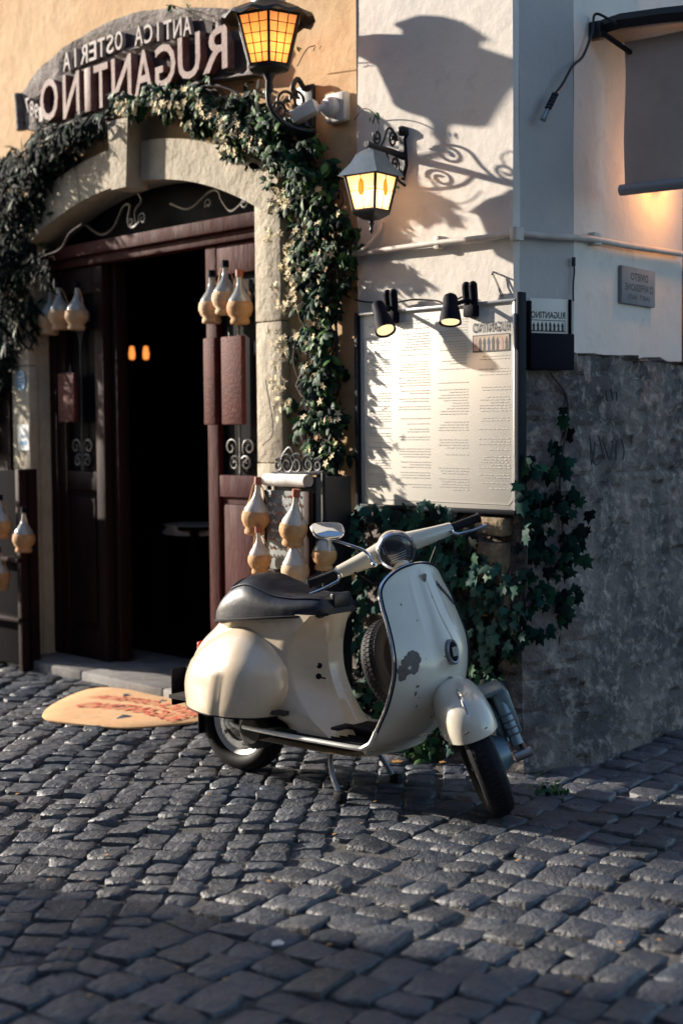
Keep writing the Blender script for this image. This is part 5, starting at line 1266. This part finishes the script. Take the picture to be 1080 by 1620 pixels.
# weeds at the foot of the wall
for nm, pxc, pyc, n_, sz, lab in (('weed', 672, 1182, 110, .05, 'sunlit green weed at the foot of the wall behind the scooter'), ('weed', 712, 1178, 60, .045, 'darker weed beside the scooter front wheel'), ('weed', 862, 1238, 45, .03, 'tiny weed growing between cobbles below the corner')):
    c = ground(pxc, pyc+16); t = empty(nm, c, 0, lab, 'weed')
    pts = [V((rs.gauss(0, .055 if n_ > 50 else .04), rs.gauss(0, .03), abs(rs.gauss(.02, .05 if n_ > 50 else .012)))) for _ in range(n_)]
    foliage(t, pts, 'oval', ['leaf_bright', 'leaf'], [.6, .4], sz, 30+n_, nobj=0, nrm=V((-.4, -.5, .6)))
# ------------------------------------------------------------ small loose things
for k, (px, py, m, s, lab) in enumerate(((440, 1493, 'paper', .016, 'small white paper scrap on the shaded cobbles'), (628, 1205, 'dry_leaf', .022, 'yellow dry leaf lying under the scooter'), (700, 1206, 'dry_leaf', .014, 'small brown dry leaf at the wall foot by the front wheel'))):
    c = ground(px, py, .012); g = G(); g.add([(-s, -s*.7, 0), (s*.8, -s, .004), (s, s*.6, .001), (.1*s, s, .006), (-s, s*.5, .003)], [(0, 1, 2, 3, 4)]); g.add([(-s, -s*.7, -.0015), (s*.8, -s, .0025), (s, s*.6, -.0005), (.1*s, s, .0045), (-s, s*.5, .0015)], [(4, 3, 2, 1, 0)])
    o = g.build('paper_scrap' if m == 'paper' else 'fallen_leaf', m, smooth=False); o.location = c; tagp(o, lab, 'litter' if m == 'paper' else 'leaf')
p = F.pt(800, 1128, .12); o = on(F, 'tap', p.x, p.z, 'short grey pipe tap sticking out of the wall behind the front wheel', 'tap')
g = G(); g.tube(crom([(0, -.02, 0), (0, -.10, .0), (.02, -.13, -.005), (.07, -.14, -.012)], 5), .016, 10); g.lathe([(.026, 0), (.026, .012), (.0, .012)], 14, Matrix.Translation((0, -.04, 0)) @ Matrix.Rotation(rad(90), 4, 'X')); g.build('spout', 'steel', o)
# rubble heap at the foot of the corner
c = ground(955, 1190); st_ = empty('loose_stone', c, .5, 'dark rounded stone lying against the corner base', 'stone'); g = G(); rows = []
for i in range(9):
    a = pi*i/8; rows.append([((.09+.02*nz3((k*.7, i*.8, 1), .8))*max(sin(a), .01)*cos(2*pi*k/14), .06*max(sin(a), .01)*sin(2*pi*k/14), .04-.05*cos(a)+.01*nz3((k, i, 3), .7)) for k in range(14)])
g.grid(rows, True); g.build('stone', 'rubble_stone', st_)
rsd = random.Random(77); g = G()
for k in range(40):
    px, py = rsd.uniform(20, 1060), rsd.uniform(1225, 1580); c = ground(px, py, .009); s_ = rsd.uniform(.004, .011)
    g.add([(-s_, -s_*.4, 0), (0, -s_*.7, .003), (s_*1.2, 0, .002), (0, s_*.6, .004), (-s_*.9, s_*.3, .001)], [(0, 1, 2, 3, 4)], Matrix.Translation(c) @ Matrix.Rotation(rsd.uniform(0, 6), 4, 'Z'))
g.build('leaf_litter', 'dry_leaf', street, smooth=False, kind='stuff')
# lamps deep inside the restaurant
for px, lab in ((209, 'left of two dim amber lamps deep inside the dark doorway'), (231, 'right of two dim amber lamps deep inside the dark doorway')):
    x, z = F.at(px, 560, -1.3); t = on(F, 'interior_lamp', x, z, lab, 'lamp', 'amber lamps inside the restaurant', y=1.3)
    g = G(); g.lathe([(.0, -.04), (.018, -.035), (.022, 0), (.014, .05), (0, .055)], 12); g.build('lamp_shade', 'dim_bulb', t); g = G(); g.tube([(0, 0, -.04), (0, 0, -.09), (0, .06, -.09)], .006, 6); g.build('lamp_arm', 'iron', t)
x, z = F.at(312, 825, -1.1); t = on(F, 'side_table', x, .055, 'small table with a pale cloth faintly visible inside the dark doorway', 'table', y=1.1)
g = G(); g.box(-.22, .22, -.2, .2, z-.10, z-.075, .004); g.build('table_top', 'dark_wood', t)
for sx in (-.18, .18):
    for sy in (-.16, .16): g = G(); g.box(sx-.02, sx+.02, sy-.02, sy+.02, 0, z-.10); g.build('leg', 'dark_wood', t)
g = G(); rows = []
for i in range(25):
    a = 2*pi*i/24; rows.append([(.23*r*cos(a), .21*r*sin(a), zz_) for r, zz_ in ((0.01, z-.07), (.98, z-.07), (1.02+.03*sin(5*a), z-.13))])
g.grid(rows); o = g.build('tablecloth', 'white_cloth'); o.location = F.w(x, 1.1, .055); o.rotation_euler = (0, 0, F.a); tagp(o, 'pale cloth lying on the small table inside the doorway', 'tablecloth')
print('objects', len(bpy.data.objects))
